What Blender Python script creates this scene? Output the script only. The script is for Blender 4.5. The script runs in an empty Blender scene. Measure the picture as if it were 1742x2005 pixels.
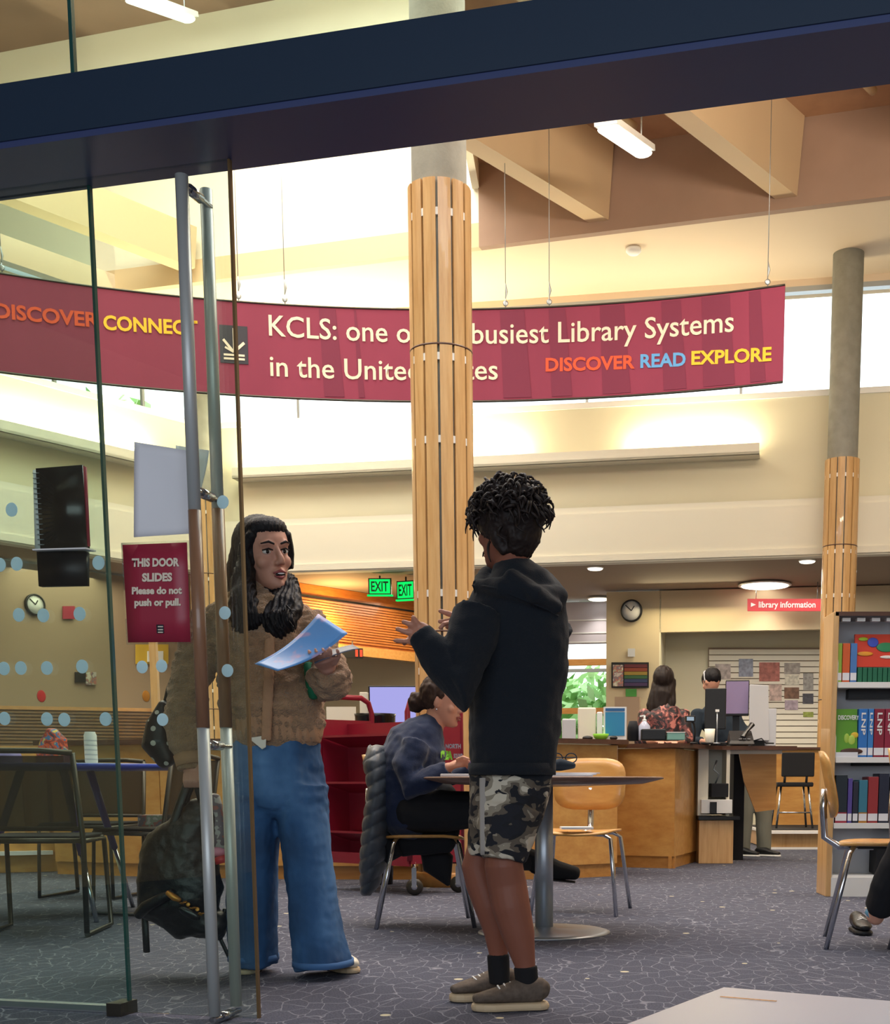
import bpy, bmesh, math, random
from math import sin, cos, pi, radians, atan2, sqrt, tan
from mathutils import Vector as V, Matrix, noise
random.seed(7)
SC = bpy.context.scene
COL = SC.collection

# ------------------------------------------------------------------ camera
CH, FPX, PIT, PPX, PPY = 0.71, 2500.0, radians(8.2), 1100.0, 1892.0
cam = bpy.data.cameras.new('camera'); camo = bpy.data.objects.new('camera', cam); COL.objects.link(camo)
camo.location = (0, 0, CH); camo.rotation_euler = (pi/2-PIT, 0, 0)
cam.sensor_fit = 'VERTICAL'; cam.sensor_height = 36; cam.lens = FPX/2005*36
cam.shift_x = -(PPX-871)/2005; cam.shift_y = (PPY-1002.5)/2005
cam.clip_start = .05; cam.clip_end = 200
SC.camera = camo

# ------------------------------------------------------------------ world, lights, exposure
SC.view_settings.view_transform = 'Standard'; SC.view_settings.look = 'None'
SC.view_settings.gamma = 1; SC.view_settings.use_curve_mapping = False
SC.view_settings.exposure = 0.12
w = bpy.data.worlds.new('World'); SC.world = w; w.use_nodes = True
w.node_tree.nodes['Background'].inputs[0].default_value = (.86, .95, 1, 1)
w.node_tree.nodes['Background'].inputs[1].default_value = 3.2

def area(name, loc, size, power, col=(1, .93, .8), rot=(0, 0, 0), sy=None, spread=180):
    l = bpy.data.lights.new(name, 'AREA'); l.energy = power; l.color = col
    l.shape = 'RECTANGLE' if sy else 'SQUARE'; l.size = size
    if sy: l.size_y = sy
    l.spread = radians(spread)
    o = bpy.data.objects.new(name, l); COL.objects.link(o); o.location = loc; o.rotation_euler = rot
    return o
WARM = (1, .87, .66)
area('lantern_skylight', (-3.6, 12.8, 9.6), 4.5, 520, (1, .97, .86), sy=3.2)
area('ambient_fill_a', (1.2, 9.6, 7.4), 5, 380, (1, .92, .78), sy=2.0)  # ambient fill added out of view, no fixture; the next two likewise
area('ambient_fill_b', (-4.0, 8.0, 7.4), 4, 260, (1, .93, .80), sy=2.0)
area('ambient_fill_c', (4.6, 8.0, 7.4), 3, 200, (1, .88, .72), sy=2.0)
area('ambient_fill_d', (0.2, 5.6, 5.6), 3.0, 110, (.86, .92, 1), sy=1.5)  # cool ambient fill, also added and unseen
area('deck_fill', (3.0, 7.9, 5.3), 3.0, 330, (1, .84, .66), rot=(pi-.35, 0, 0), sy=.4)  # unseen fill added to brighten the deck and beams from below
area('deck_fill_left', (-3.6, 7.2, 5.5), 3.0, 110, (1, .90, .76), rot=(pi-.35, 0, 0), sy=.4)  # its added counterpart under the left of the ceiling
area('lobby_daylight', (-.6, -3.3, 2.2), 7.5, 210, (.80, .89, 1), rot=(radians(84), 0, 0), sy=2.4)

# ------------------------------------------------------------------ pixel helpers (turn a photo pixel into a place at a real depth)
CT, ST = cos(PIT), sin(PIT)
def P(px, py, D):
    u = (px-PPX)/FPX; v = -(py-PPY)/FPX; t = D/(CT+v*ST)
    return V((u*t, D, CH + t*(v*CT-ST)))
def F(px, py, z=0.0):
    u = (px-PPX)/FPX; v = -(py-PPY)/FPX; t = (z-CH)/(v*CT-ST)
    return V((u*t, t*(CT+v*ST), z))
def L(px, py, a, b):                      # on the vertical plane through plan points a, b
    u = (px-PPX)/FPX; v = -(py-PPY)/FPX
    dx, dy = u, CT+v*ST
    ex, ey = b[0]-a[0], b[1]-a[1]
    t = (a[0]*ey-a[1]*ex)/(dx*ey-dy*ex)
    return V((dx*t, dy*t, CH+t*(v*CT-ST)))
def ZP(py, D): return P(PPX, py, D).z

# ------------------------------------------------------------------ materials
def lin(h):
    h = h.lstrip('#'); c = [int(h[i:i+2], 16)/255 for i in (0, 2, 4)]
    return tuple((x/12.92 if x <= .04045 else ((x+.055)/1.055)**2.4) for x in c) + (1,)
MATS = {}
def mat(name, col, rough=.6, metal=0, bump=None, var=None, emit=0, coat=0, spec=.5, sheen=0):
    if name in MATS: return MATS[name]
    m = bpy.data.materials.new(name); m.use_nodes = True; nt = m.node_tree
    b = nt.nodes['Principled BSDF']; c = lin(col) if isinstance(col, str) else col
    b.inputs['Base Color'].default_value = c; b.inputs['Roughness'].default_value = rough
    b.inputs['Metallic'].default_value = metal; b.inputs['Specular IOR Level'].default_value = spec
    b.inputs['Coat Weight'].default_value = coat
    if sheen: b.inputs['Sheen Weight'].default_value = sheen
    if emit:
        b.inputs['Emission Color'].default_value = c; b.inputs['Emission Strength'].default_value = emit
    if var or bump:
        tc = nt.nodes.new('ShaderNodeTexCoord')
    if var:
        n = nt.nodes.new('ShaderNodeTexNoise'); n.inputs['Scale'].default_value = var[0]; n.inputs['Detail'].default_value = 6
        mp = nt.nodes.new('ShaderNodeMapping'); mp.inputs['Scale'].default_value = var[2] if len(var) > 2 else (1, 1, 1)
        nt.links.new(tc.outputs['Object'], mp.inputs[0]); nt.links.new(mp.outputs[0], n.inputs['Vector'])
        r = nt.nodes.new('ShaderNodeValToRGB'); a = var[1]
        r.color_ramp.elements[0].position = .3; r.color_ramp.elements[1].position = .7
        r.color_ramp.elements[0].color = tuple(x*(1-a) for x in c[:3])+(1,)
        r.color_ramp.elements[1].color = tuple(min(1, x*(1+a)) for x in c[:3])+(1,)
        nt.links.new(n.outputs['Fac'], r.inputs[0]); nt.links.new(r.outputs[0], b.inputs['Base Color'])
    if bump:
        n = nt.nodes.new('ShaderNodeTexNoise'); n.inputs['Scale'].default_value = bump[0]; n.inputs['Detail'].default_value = 4
        nt.links.new(tc.outputs['Object'], n.inputs['Vector'])
        bp = nt.nodes.new('ShaderNodeBump'); bp.inputs['Strength'].default_value = bump[1]; bp.inputs['Distance'].default_value = bump[2] if len(bump) > 2 else .005
        nt.links.new(n.outputs['Fac'], bp.inputs['Height']); nt.links.new(bp.outputs[0], b.inputs['Normal'])
    MATS[name] = m; return m
def wood(name, c1, c2, sc=(14, 14, 1.2), rough=.38, coat=.25):
    m = bpy.data.materials.new(name); m.use_nodes = True; nt = m.node_tree; b = nt.nodes['Principled BSDF']
    tc = nt.nodes.new('ShaderNodeTexCoord'); mp = nt.nodes.new('ShaderNodeMapping'); mp.inputs['Scale'].default_value = sc
    n = nt.nodes.new('ShaderNodeTexNoise'); n.inputs['Scale'].default_value = 2.2; n.inputs['Detail'].default_value = 8; n.inputs['Roughness'].default_value = .6
    oi = nt.nodes.new('ShaderNodeObjectInfo'); ad = nt.nodes.new('ShaderNodeVectorMath'); ad.operation = 'ADD'
    mu = nt.nodes.new('ShaderNodeMath'); mu.operation = 'MULTIPLY'; mu.inputs[1].default_value = 40
    nt.links.new(oi.outputs['Random'], mu.inputs[0])
    nt.links.new(tc.outputs['Object'], mp.inputs[0]); nt.links.new(mp.outputs[0], ad.inputs[0]); nt.links.new(mu.outputs[0], ad.inputs[1])
    nt.links.new(ad.outputs[0], n.inputs['Vector'])
    r = nt.nodes.new('ShaderNodeValToRGB'); r.color_ramp.elements[0].position = .32; r.color_ramp.elements[1].position = .68
    r.color_ramp.elements[0].color = lin(c1); r.color_ramp.elements[1].color = lin(c2)
    nt.links.new(n.outputs['Fac'], r.inputs[0])
    hs = nt.nodes.new('ShaderNodeHueSaturation'); mr = nt.nodes.new('ShaderNodeMapRange'); mr.inputs[3].default_value = .88; mr.inputs[4].default_value = 1.1
    nt.links.new(oi.outputs['Random'], mr.inputs[0]); nt.links.new(mr.outputs[0], hs.inputs['Value']); nt.links.new(r.outputs[0], hs.inputs['Color'])
    nt.links.new(hs.outputs[0], b.inputs['Base Color']); b.inputs['Roughness'].default_value = rough; b.inputs['Coat Weight'].default_value = coat
    MATS[name] = m; return m
def glass(name, tint, refl=.9, extra=0.0, rough=.0):
    m = bpy.data.materials.new(name); m.use_nodes = True; nt = m.node_tree; nt.nodes.clear()
    o = nt.nodes.new('ShaderNodeOutputMaterial'); t = nt.nodes.new('ShaderNodeBsdfTransparent'); t.inputs[0].default_value = tint
    g = nt.nodes.new('ShaderNodeBsdfGlossy'); g.inputs['Roughness'].default_value = rough; g.inputs[0].default_value = (refl, refl, refl, 1)
    fr = nt.nodes.new('ShaderNodeFresnel'); ge = nt.nodes.new('ShaderNodeNewGeometry'); mr = nt.nodes.new('ShaderNodeMapRange'); mr.inputs[3].default_value = 1.45; mr.inputs[4].default_value = 1/1.45
    nt.links.new(ge.outputs['Backfacing'], mr.inputs[0]); nt.links.new(mr.outputs[0], fr.inputs[0])
    ad = nt.nodes.new('ShaderNodeMath'); ad.operation = 'ADD'; ad.inputs[1].default_value = extra
    mx = nt.nodes.new('ShaderNodeMixShader'); nt.links.new(fr.outputs[0], ad.inputs[0]); nt.links.new(ad.outputs[0], mx.inputs[0])
    nt.links.new(t.outputs[0], mx.inputs[1]); nt.links.new(g.outputs[0], mx.inputs[2]); nt.links.new(mx.outputs[0], o.inputs[0])
    MATS[name] = m; return m
def emis(name, col, s):
    m = bpy.data.materials.new(name); m.use_nodes = True; nt = m.node_tree; nt.nodes.clear()
    o = nt.nodes.new('ShaderNodeOutputMaterial'); e = nt.nodes.new('ShaderNodeEmission'); e.inputs[0].default_value = lin(col); e.inputs[1].default_value = s
    nt.links.new(e.outputs[0], o.inputs[0]); MATS[name] = m; return m

# ------------------------------------------------------------------ mesh builder
class M:
    def __init__(s): s.v = []; s.f = []; s.mi = []; s.sm = []
    def add(s, vs, fs, mi=0, sm=False):
        o = len(s.v); s.v += [tuple(x) for x in vs]
        for f in fs: s.f.append([i+o for i in f]); s.mi.append(mi); s.sm.append(sm)
        return s
    def hexa(s, b, t, mi=0):       # bottom 4, top 4 corners (same winding, ccw from above)
        return s.add(list(b)+list(t), [(3, 2, 1, 0), (4, 5, 6, 7), (0, 1, 5, 4), (1, 2, 6, 5), (2, 3, 7, 6), (3, 0, 4, 7)], mi)
    def box(s, c, d, rz=0, mi=0, R=None):
        c = V(c); h = V(d)/2; R = R if R is not None else Matrix.Rotation(rz, 3, 'Z')
        cs = [c+R@V((x*h.x, y*h.y, z*h.z)) for z in (-1, 1) for x, y in ((-1, -1), (1, -1), (1, 1), (-1, 1))]
        return s.hexa(cs[:4], cs[4:], mi)
    def bar(s, a, b, w, h, mi=0, up=V((0, 0, 1))):    # box from a to b; w across, h along up
        a = V(a); b = V(b); t = (b-a).normalized(); x = t.cross(up).normalized()
        if x.length < .5: x = V((1, 0, 0))
        z = x.cross(t).normalized()
        o = [x*(-w/2)-z*(h/2), x*(w/2)-z*(h/2), x*(w/2)+z*(h/2), x*(-w/2)+z*(h/2)]
        vs = [a+k for k in o]+[b+k for k in o]
        return s.add(vs, [(0, 1, 2, 3), (7, 6, 5, 4), (0, 4, 5, 1), (1, 5, 6, 2), (2, 6, 7, 3), (3, 7, 4, 0)], mi)
    def wall(s, a, b, z0, z1, th=.1, mi=0):           # slab standing on plan line a-b, thickness away to the left of a->b
        a = V((a[0], a[1], 0)); b = V((b[0], b[1], 0)); n = (b-a).normalized().cross(V((0, 0, 1)))*-th
        bt = [a, b, b+n, a+n]
        return s.hexa([p+V((0, 0, z0)) for p in bt], [p+V((0, 0, z1)) for p in bt], mi)
    def prism(s, poly, z0, z1, mi=0):                 # plan polygon ccw
        n = len(poly); vs = [(p[0], p[1], z0) for p in poly]+[(p[0], p[1], z1) for p in poly]
        fs = [tuple(range(n-1, -1, -1)), tuple(range(n, 2*n))]+[(i, (i+1) % n, n+(i+1) % n, n+i) for i in range(n)]
        return s.add(vs, fs, mi)
    def extr(s, poly, d, mi=0):                       # any 3-D polygon, extruded by d
        n = len(poly); d = V(d); vs = [V(p) for p in poly]+[V(p)+d for p in poly]
        fs = [tuple(range(n-1, -1, -1)), tuple(range(n, 2*n))]+[(i, (i+1) % n, n+(i+1) % n, n+i) for i in range(n)]
        return s.add(vs, fs, mi)
    def loft(s, pts, rad, n=12, side=None, mi=0, cap=True, dome=True, sq=1.0, sm=True):
        pts = [V(p) for p in pts]; k = len(pts); rings = []
        prev = None
        rr = [(r, r) if isinstance(r, (int, float)) else r for r in rad]
        data = []
        for i in range(k):
            t = (pts[min(i+1, k-1)]-pts[max(i-1, 0)])
            t = t.normalized() if t.length > 1e-9 else V((0, 0, 1))
            sd = V(side) if side is not None else (prev if prev is not None else (V((1, 0, 0)) if abs(t.x) < .8 else V((0, 1, 0))))
            a = (sd-t*sd.dot(t)); a = a.normalized() if a.length > 1e-6 else t.orthogonal().normalized()
            prev = a; b = t.cross(a); data.append((pts[i], a, b, rr[i][0], rr[i][1], t))
        if dome and cap:
            p, a, b, x, y, t = data[0]; m_ = min(x, y)
            pre = [(p-t*m_*.55, a, b, x*.45, y*.45, t), (p-t*m_*.32, a, b, x*.8, y*.8, t)]
            p, a, b, x, y, t = data[-1]; m_ = min(x, y)
            post = [(p+t*m_*.32, a, b, x*.8, y*.8, t), (p+t*m_*.55, a, b, x*.45, y*.45, t)]
            data = pre+data+post
        vs = []
        for p, a, b, x, y, t in data:
            for j in range(n):
                g = 2*pi*j/n; cx, sy = cos(g), sin(g)
                if sq != 1: cx = math.copysign(abs(cx)**sq, cx); sy = math.copysign(abs(sy)**sq, sy)
                vs.append(p+a*(x*cx)+b*(y*sy))
        fs = []
        for i in range(len(data)-1):
            for j in range(n):
                fs.append((i*n+j, i*n+(j+1) % n, (i+1)*n+(j+1) % n, (i+1)*n+j))
        s.add(vs, fs, mi, sm)
        if cap:
            o = len(s.v)-len(vs); e = o+(len(data)-1)*n
            s.f.append([o+j for j in range(n-1, -1, -1)]); s.mi.append(mi); s.sm.append(False)
            s.f.append([e+j for j in range(n)]); s.mi.append(mi); s.sm.append(False)
        return s
    def tube(s, pts, r, n=10, mi=0): return s.loft(pts, [r]*len(pts), n=n, mi=mi, dome=False)
    def cyl(s, a, b, r, r2=None, n=16, mi=0): return s.loft([a, b], [r, r2 if r2 is not None else r], n=n, mi=mi, dome=False)
    def ell(s, c, r, R=None, n=14, m=9, mi=0):
        c = V(c); r = (r, r, r) if isinstance(r, (int, float)) else r; R = R if R is not None else Matrix.Identity(3)
        vs = [c+R@V((0, 0, -r[2]))]; fs = []
        for i in range(1, m):
            ph = -pi/2+pi*i/m
            for j in range(n):
                g = 2*pi*j/n; vs.append(c+R@V((r[0]*cos(ph)*cos(g), r[1]*cos(ph)*sin(g), r[2]*sin(ph))))
        vs.append(c+R@V((0, 0, r[2])))
        for j in range(n): fs.append((0, 1+(j+1) % n, 1+j))
        for i in range(m-2):
            for j in range(n):
                a = 1+i*n+j; b = 1+i*n+(j+1) % n; fs.append((a, b, b+n, a+n))
        e = len(vs)-1; q = 1+(m-2)*n
        for j in range(n): fs.append((q+j, q+(j+1) % n, e))
        return s.add(vs, fs, mi, True)
    def lathe(s, c, prof, n=24, mi=0, R=None, sm=True):
        c = V(c); R = R if R is not None else Matrix.Identity(3); vs = []; fs = []
        for r, z in prof:
            for j in range(n):
                g = 2*pi*j/n; vs.append(c+R@V((r*cos(g), r*sin(g), z)))
        for i in range(len(prof)-1):
            for j in range(n): fs.append((i*n+j, i*n+(j+1) % n, (i+1)*n+(j+1) % n, (i+1)*n+j))
        fs.append(tuple(range(n-1, -1, -1))); fs.append(tuple(range((len(prof)-1)*n, len(prof)*n)))
        return s.add(vs, fs, mi, sm)
    def sheet(s, c00, c10, c11, c01, nx=8, ny=8, fn=None, th=.0008, mi=0):
        c00, c10, c11, c01 = map(V, (c00, c10, c11, c01)); nrm = (c10-c00).cross(c01-c00).normalized(); vs = []
        for k in (0, 1):
            for j in range(ny+1):
                for i in range(nx+1):
                    a, b = i/nx, j/ny
                    p = c00*(1-a)*(1-b)+c10*a*(1-b)+c11*a*b+c01*(1-a)*b
                    if fn: p = p+nrm*fn(a, b)
                    vs.append(p+nrm*th*k)
        fs = []; q = (nx+1)*(ny+1)
        for j in range(ny):
            for i in range(nx):
                a = j*(nx+1)+i; fs.append((a+nx+1, a+nx+2, a+1, a)); fs.append((q+a, q+a+1, q+a+nx+2, q+a+nx+1))
        for i in range(nx): fs.append((i, i+1, q+i+1, q+i)); e = ny*(nx+1)+i; fs.append((e+1, e, q+e, q+e+1))
        for j in range(ny): a = j*(nx+1); fs.append((a+nx+1, a, q+a, q+a+nx+1)); e = a+nx; fs.append((e, e+nx+1, q+e+nx+1, q+e))
        return s.add(vs, fs, mi, True)
    def mesh(s, name):
        me = bpy.data.meshes.new(name); me.from_pydata(s.v, [], s.f)
        me.polygons.foreach_set('material_index', s.mi); me.polygons.foreach_set('use_smooth', s.sm); me.update()
        return me
    def build(s, name, mats, parent=None, world=True, **kw):
        return link(name, s.mesh(name), mats, parent, world, **kw)
def wm(o):
    m = o.matrix_basis.copy()
    return wm(o.parent)@o.matrix_parent_inverse@m if o.parent else m
def link(name, me, mats, parent=None, world=True, bevel=0, kind=None, label=None, cat=None, group=None):
    if not isinstance(mats, (list, tuple)): mats = [mats]
    if len(me.materials) == 0:
        for m_ in mats: me.materials.append(MATS[m_] if isinstance(m_, str) else m_)
    o = bpy.data.objects.new(name, me); COL.objects.link(o)
    if parent:
        o.parent = parent
        if world: o.matrix_parent_inverse = wm(parent).inverted()
    if bevel:
        b = o.modifiers.new('bevel', 'BEVEL'); b.width = bevel; b.segments = 2; b.limit_method = 'ANGLE'
    return tag(o, label, cat, group, kind)
def tag(o, label=None, cat=None, group=None, kind=None):
    if label: o['label'] = label
    if cat: o['category'] = cat
    if group: o['group'] = group
    if kind: o['kind'] = kind
    return o
def thing(name, loc, label=None, cat=None, group=None, rz=0, kind=None):
    o = bpy.data.objects.new(name, None); COL.objects.link(o); o.location = loc; o.rotation_euler = (0, 0, rz); o.empty_display_size = .05
    return tag(o, label, cat, group, kind)
def dup(o, loc=None, rz=None, label=None, parent=None):
    c = o.copy(); COL.objects.link(c)
    if loc is not None: c.location = loc
    if rz is not None: c.rotation_euler = (0, 0, rz)
    if label: c['label'] = label
    if parent: c.parent = parent
    for ch in list(o.children): dup(ch, parent=c)
    return c
def struct(name, m, mats, **kw): return m.build(name, mats, kind='structure', **kw)
def text_mesh(txt, bold=0.0, depth=.0):
    cu = bpy.data.curves.new('t', 'FONT'); cu.body = txt; cu.offset = bold; cu.resolution_u = 3; cu.extrude = depth
    o = bpy.data.objects.new('t', cu); COL.objects.link(o)
    dg = bpy.context.evaluated_depsgraph_get(); me = bpy.data.meshes.new_from_object(o.evaluated_get(dg))
    bpy.data.objects.remove(o); bpy.data.curves.remove(cu); me.materials.clear()
    return me
def text_on(name, txt, origin, xdir, height, width, m_, parent=None, bold=0.0, nrm=None, up=V((0, 0, 1)), lift=.002, label=None):
    """lettering standing on a face: origin = lower-left, xdir = reading direction; capital height, total width"""
    me = text_mesh(txt, bold); xs = [v.co.x for v in me.vertices]; x0, x1 = min(xs), max(xs)
    cap = .7; xdir = V(xdir).normalized(); n = nrm if nrm is not None else xdir.cross(up)
    for v in me.vertices:
        v.co = V(origin)+xdir*((v.co.x-x0)/(x1-x0)*width)+up*(v.co.y/cap*height)+V(n)*lift
    return link(name, me, m_, parent, label=label)
def remesh(m, voxel, smooth=3, fn=None, name='body'):
    me = m.mesh('tmp'); o = bpy.data.objects.new('tmp', me); COL.objects.link(o)
    r = o.modifiers.new('r', 'REMESH'); r.mode = 'VOXEL'; r.voxel_size = voxel; r.use_smooth_shade = True
    if smooth:
        sm = o.modifiers.new('s', 'SMOOTH'); sm.factor = .6; sm.iterations = smooth
    dg = bpy.context.evaluated_depsgraph_get(); out = bpy.data.meshes.new_from_object(o.evaluated_get(dg)); out.name = name
    bpy.data.objects.remove(o); bpy.data.meshes.remove(me); out.materials.clear()
    if fn:
        ns = [v.normal.copy() for v in out.vertices]
        for v, n in zip(out.vertices, ns): v.co += n*fn(v.co, n)
        out.update()
    out.polygons.foreach_set('use_smooth', [True]*len(out.polygons))
    return out
def nz(p, s): return noise.noise(V((p[0]*s[0], p[1]*s[1], p[2]*s[2])))

from mathutils.bvhtree import BVHTree
def bvh_of(o): me = o.data; return BVHTree.FromPolygons([v.co for v in me.vertices], [tuple(p.vertices) for p in me.polygons])
def onto(b, p, lift=.003, d=V((0, 1, 0))):           # the place on a surface met by a ray along d
    h = b.ray_cast(V(p)-d*.6, d)
    return h[0]-d*lift if h[0] is not None else V(p)
# ------------------------------------------------------------------ material library
wood('maple', '#C3965F', '#D9B27C'); wood('maple_h', '#B9803F', '#CC9550', sc=(1.2, 14, 14))
wood('orange_wood', '#A85E22', '#C27733', sc=(1.2, 4, 30)); wood('ply', '#C98F4A', '#DDA95F', sc=(2, 8, 8))
wood('dark_wood', '#4A2F24', '#604032', sc=(1.5, 14, 14)); wood('grip_wood', '#8A6248', '#9A7256', sc=(20, 20, 3))
wood('table_wood', '#5F4334', '#77584a', sc=(1.5, 10, 10), rough=.5)
mat('cream', '#E0DAC0', .8, var=(.6, .04)); mat('cream_light', '#E9E5D6', .8); mat('beige', '#C8B99A', .85, var=(1, .05))
mat('taupe', '#A38C76', .85, var=(.7, .06)); mat('plaster', '#E6D2B8', .85); mat('white_wall', '#F1EDDC', .85)
mat('deck', '#C39A78', .8, var=(3, .10, (1, 1, 1)), bump=(30, .2)); mat('deck_dark', '#A08574', .85, var=(2, .06))
mat('beam_paint', '#D9BF9B', .75); mat('soffit_grey', '#9C8A7A', .85)
mat('navy_steel', '#1B3046', .38, .0, coat=.1); mat('navy_under', '#3A4670', .35)
mat('concrete', '#8C8C84', .85, var=(9, .12), bump=(60, .3)); mat('chrome', '#C9CCD2', .18, 1); mat('steel', '#A9B0B8', .38, .8); mat('steel_satin', '#BFC3C2', .42, .35)
mat('dark_metal', '#4a4640', .4, .7); mat('black', '#0D0F14', .5); mat('black_soft', '#14161C', .85); mat('black_gloss', '#101216', .22)
mat('white', '#ECECEA', .5); mat('white_warm', '#E9E4D4', .6); mat('paper', '#E9EAF0', .7); mat('grey_light', '#C3C6CC', .5)
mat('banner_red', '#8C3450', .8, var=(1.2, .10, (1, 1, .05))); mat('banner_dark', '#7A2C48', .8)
mat('sign_red', '#A02A42', .45); mat('cart_red', '#8C182F', .38, .1, coat=.2)
mat('letter', '#E9DCC8', .7); mat('txt_orange', '#E0532F', .7); mat('txt_blue', '#5FA3DE', .7); mat('txt_yellow', '#F2C130', .7)
mat('logo_black', '#33323E', .7); mat('dot', '#E6F3FF', .5)
mat('skin_w', '#C99480', .5, spec=.4); mat('skin_b', '#885442', .55, spec=.35, var=(6, .06)); mat('skin_s', '#D39C84', .55); mat('lip', '#9F4F50', .4)
mat('skin_hand', '#D8A08C', .5)
mat('hair_black', '#120F14', .6, spec=.3, bump=(120, .6, .004)); mat('hair_brown', '#221815', .6, spec=.35); mat('hair_dkbrown', '#3a2820', .6, spec=.3)
mat('eye_white', '#D8D4D0', .3); mat('eye_dark', '#120C0A', .2); mat('brow', '#1E1414', .8)
mat('sherpa', '#B08A68', .95, bump=(150, 1.0, .014), var=(26, .22), sheen=.3); mat('sherpa_rib', '#B48C6C', .95, bump=(200, .5))
mat('hoodie', '#0A131D', .95, bump=(300, .4), sheen=.05); mat('sweat_navy', '#1B2A4A', .92, bump=(200, .3), sheen=.2)
mat('green_shirt', '#0E6B48', .8); mat('shoe_white', '#DFD8C6', .6); mat('shoe_sole', '#CDB694', .6); mat('shoe_brown', '#5E5248', .85, var=(60, .25))
mat('sock_black', '#0C0D12', .9); mat('puffer', '#4A525C', .45, var=(8, .08)); mat('leather_black', '#0B0C0E', .42, bump=(80, .3))
mat('mesh_dark', '#3A342C', .7); mat('blue_edge', '#2B46B4', .35); mat('purple_metal', '#443A86', .35, .2); mat('laminate', '#E2E0F2', .35)
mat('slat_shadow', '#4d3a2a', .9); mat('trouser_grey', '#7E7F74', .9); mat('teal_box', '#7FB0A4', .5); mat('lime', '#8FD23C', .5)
mat('sky_blue', '#2A86B8', .5); mat('navy_cloth', '#1C2A38', .9); mat('purple', '#8478B0', .6); mat('foliage', '#86B868', .7)
mat('foliage_l', '#B4DC98', .7); mat('gold', '#C98A3C', .35, .6); mat('red_plastic', '#C22A34', .4); mat('pink', '#DE8FA6', .6)
emis('screen_lilac', '#A8A6E6', .95); emis('exit_green', '#10E060', 1.25); emis('lamp_white', '#FFF6E2', 3.0); emis('lamp_warm', '#FFE7B8', 3.0)
emis('red_led', '#F0583A', 1.2); emis('tube_glow', '#FFF4DC', 9.0)
glass('glass_clear', (.95, .97, .95, 1), .9); glass('glass_door', (.90, .95, .91, 1), .9, .015); glass('glass_fixed', (.86, .94, .915, 1), .9, .02)
mat('glass_edge', '#1E4F4C', .2, coat=.5); mat('glass_edge_gold', '#7a6242', .25, .3)
# two-tone and patterned cloth
def node_mat(name):
    m = bpy.data.materials.new(name); m.use_nodes = True; MATS[name] = m; return m, m.node_tree, m.node_tree.nodes['Principled BSDF']
def ramp(nt, stops, const=True):
    r = nt.nodes.new('ShaderNodeValToRGB'); r.color_ramp.interpolation = 'CONSTANT' if const else 'LINEAR'
    while len(r.color_ramp.elements) < len(stops): r.color_ramp.elements.new(.5)
    for e, (p, c) in zip(r.color_ramp.elements, stops): e.position = p; e.color = lin(c)
    return r
def noise_node(nt, scale, sc=(1, 1, 1), detail=3, loc=(0, 0, 0), dist=0):
    tc = nt.nodes.new('ShaderNodeTexCoord'); mp = nt.nodes.new('ShaderNodeMapping'); mp.inputs['Scale'].default_value = sc; mp.inputs['Location'].default_value = loc
    n = nt.nodes.new('ShaderNodeTexNoise'); n.inputs['Scale'].default_value = scale; n.inputs['Detail'].default_value = detail; n.inputs['Distortion'].default_value = dist
    nt.links.new(tc.outputs['Object'], mp.inputs[0]); nt.links.new(mp.outputs[0], n.inputs['Vector']); return n
m, nt, b = node_mat('camo')
n1 = noise_node(nt, 11, (1, 1, 1.6), 2, dist=.5); r1 = ramp(nt, [(0, '#16181E'), (.43, '#5C5348'), (.52, '#8E8574'), (.60, '#C6BDAA')]); nt.links.new(n1.outputs['Fac'], r1.inputs[0])
n2 = noise_node(nt, 13, (1, 1, 1.8), 2, (5, 3, 1), .5); r2 = ramp(nt, [(0, '#000000'), (.56, '#ffffff')]); nt.links.new(n2.outputs['Fac'], r2.inputs[0])
mx = nt.nodes.new('ShaderNodeMix'); mx.data_type = 'RGBA'; nt.links.new(r2.outputs[0], mx.inputs[0]); nt.links.new(r1.outputs[0], mx.inputs[6]); mx.inputs[7].default_value = lin('#1A1C24')
nt.links.new(mx.outputs[2], b.inputs['Base Color']); b.inputs['Roughness'].default_value = .9
m, nt, b = node_mat('denim')
n1 = noise_node(nt, 3.0, (1, 1, .8), 5); r1 = ramp(nt, [(.3, '#18304E'), (.5, '#2B5482'), (.72, '#5C88B8')], False); nt.links.new(n1.outputs['Fac'], r1.inputs[0])
nt.links.new(r1.outputs[0], b.inputs['Base Color']); b.inputs['Roughness'].default_value = .85
n3 = noise_node(nt, 300); bp = nt.nodes.new('ShaderNodeBump'); bp.inputs['Strength'].default_value = .3; bp.inputs['Distance'].default_value = .002
nt.links.new(n3.outputs['Fac'], bp.inputs['Height']); nt.links.new(bp.outputs[0], b.inputs['Normal'])
m, nt, b = node_mat('floral')
n1 = noise_node(nt, 14, detail=3, dist=1.5); r1 = ramp(nt, [(0, '#241C22'), (.5, '#6E3E3E'), (.6, '#C07A70')]); nt.links.new(n1.outputs['Fac'], r1.inputs[0]); nt.links.new(r1.outputs[0], b.inputs['Base Color'])
m, nt, b = node_mat('dotted_black')
tc = nt.nodes.new('ShaderNodeTexCoord'); vo = nt.nodes.new('ShaderNodeTexVoronoi'); vo.inputs['Scale'].default_value = 26
r1 = ramp(nt, [(0, '#C9C6BC'), (.26, '#101218')]); nt.links.new(tc.outputs['Object'], vo.inputs['Vector']); nt.links.new(vo.outputs['Distance'], r1.inputs[0]); nt.links.new(r1.outputs[0], b.inputs['Base Color']); b.inputs['Roughness'].default_value = .4
m, nt, b = node_mat('bouquet')
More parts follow.
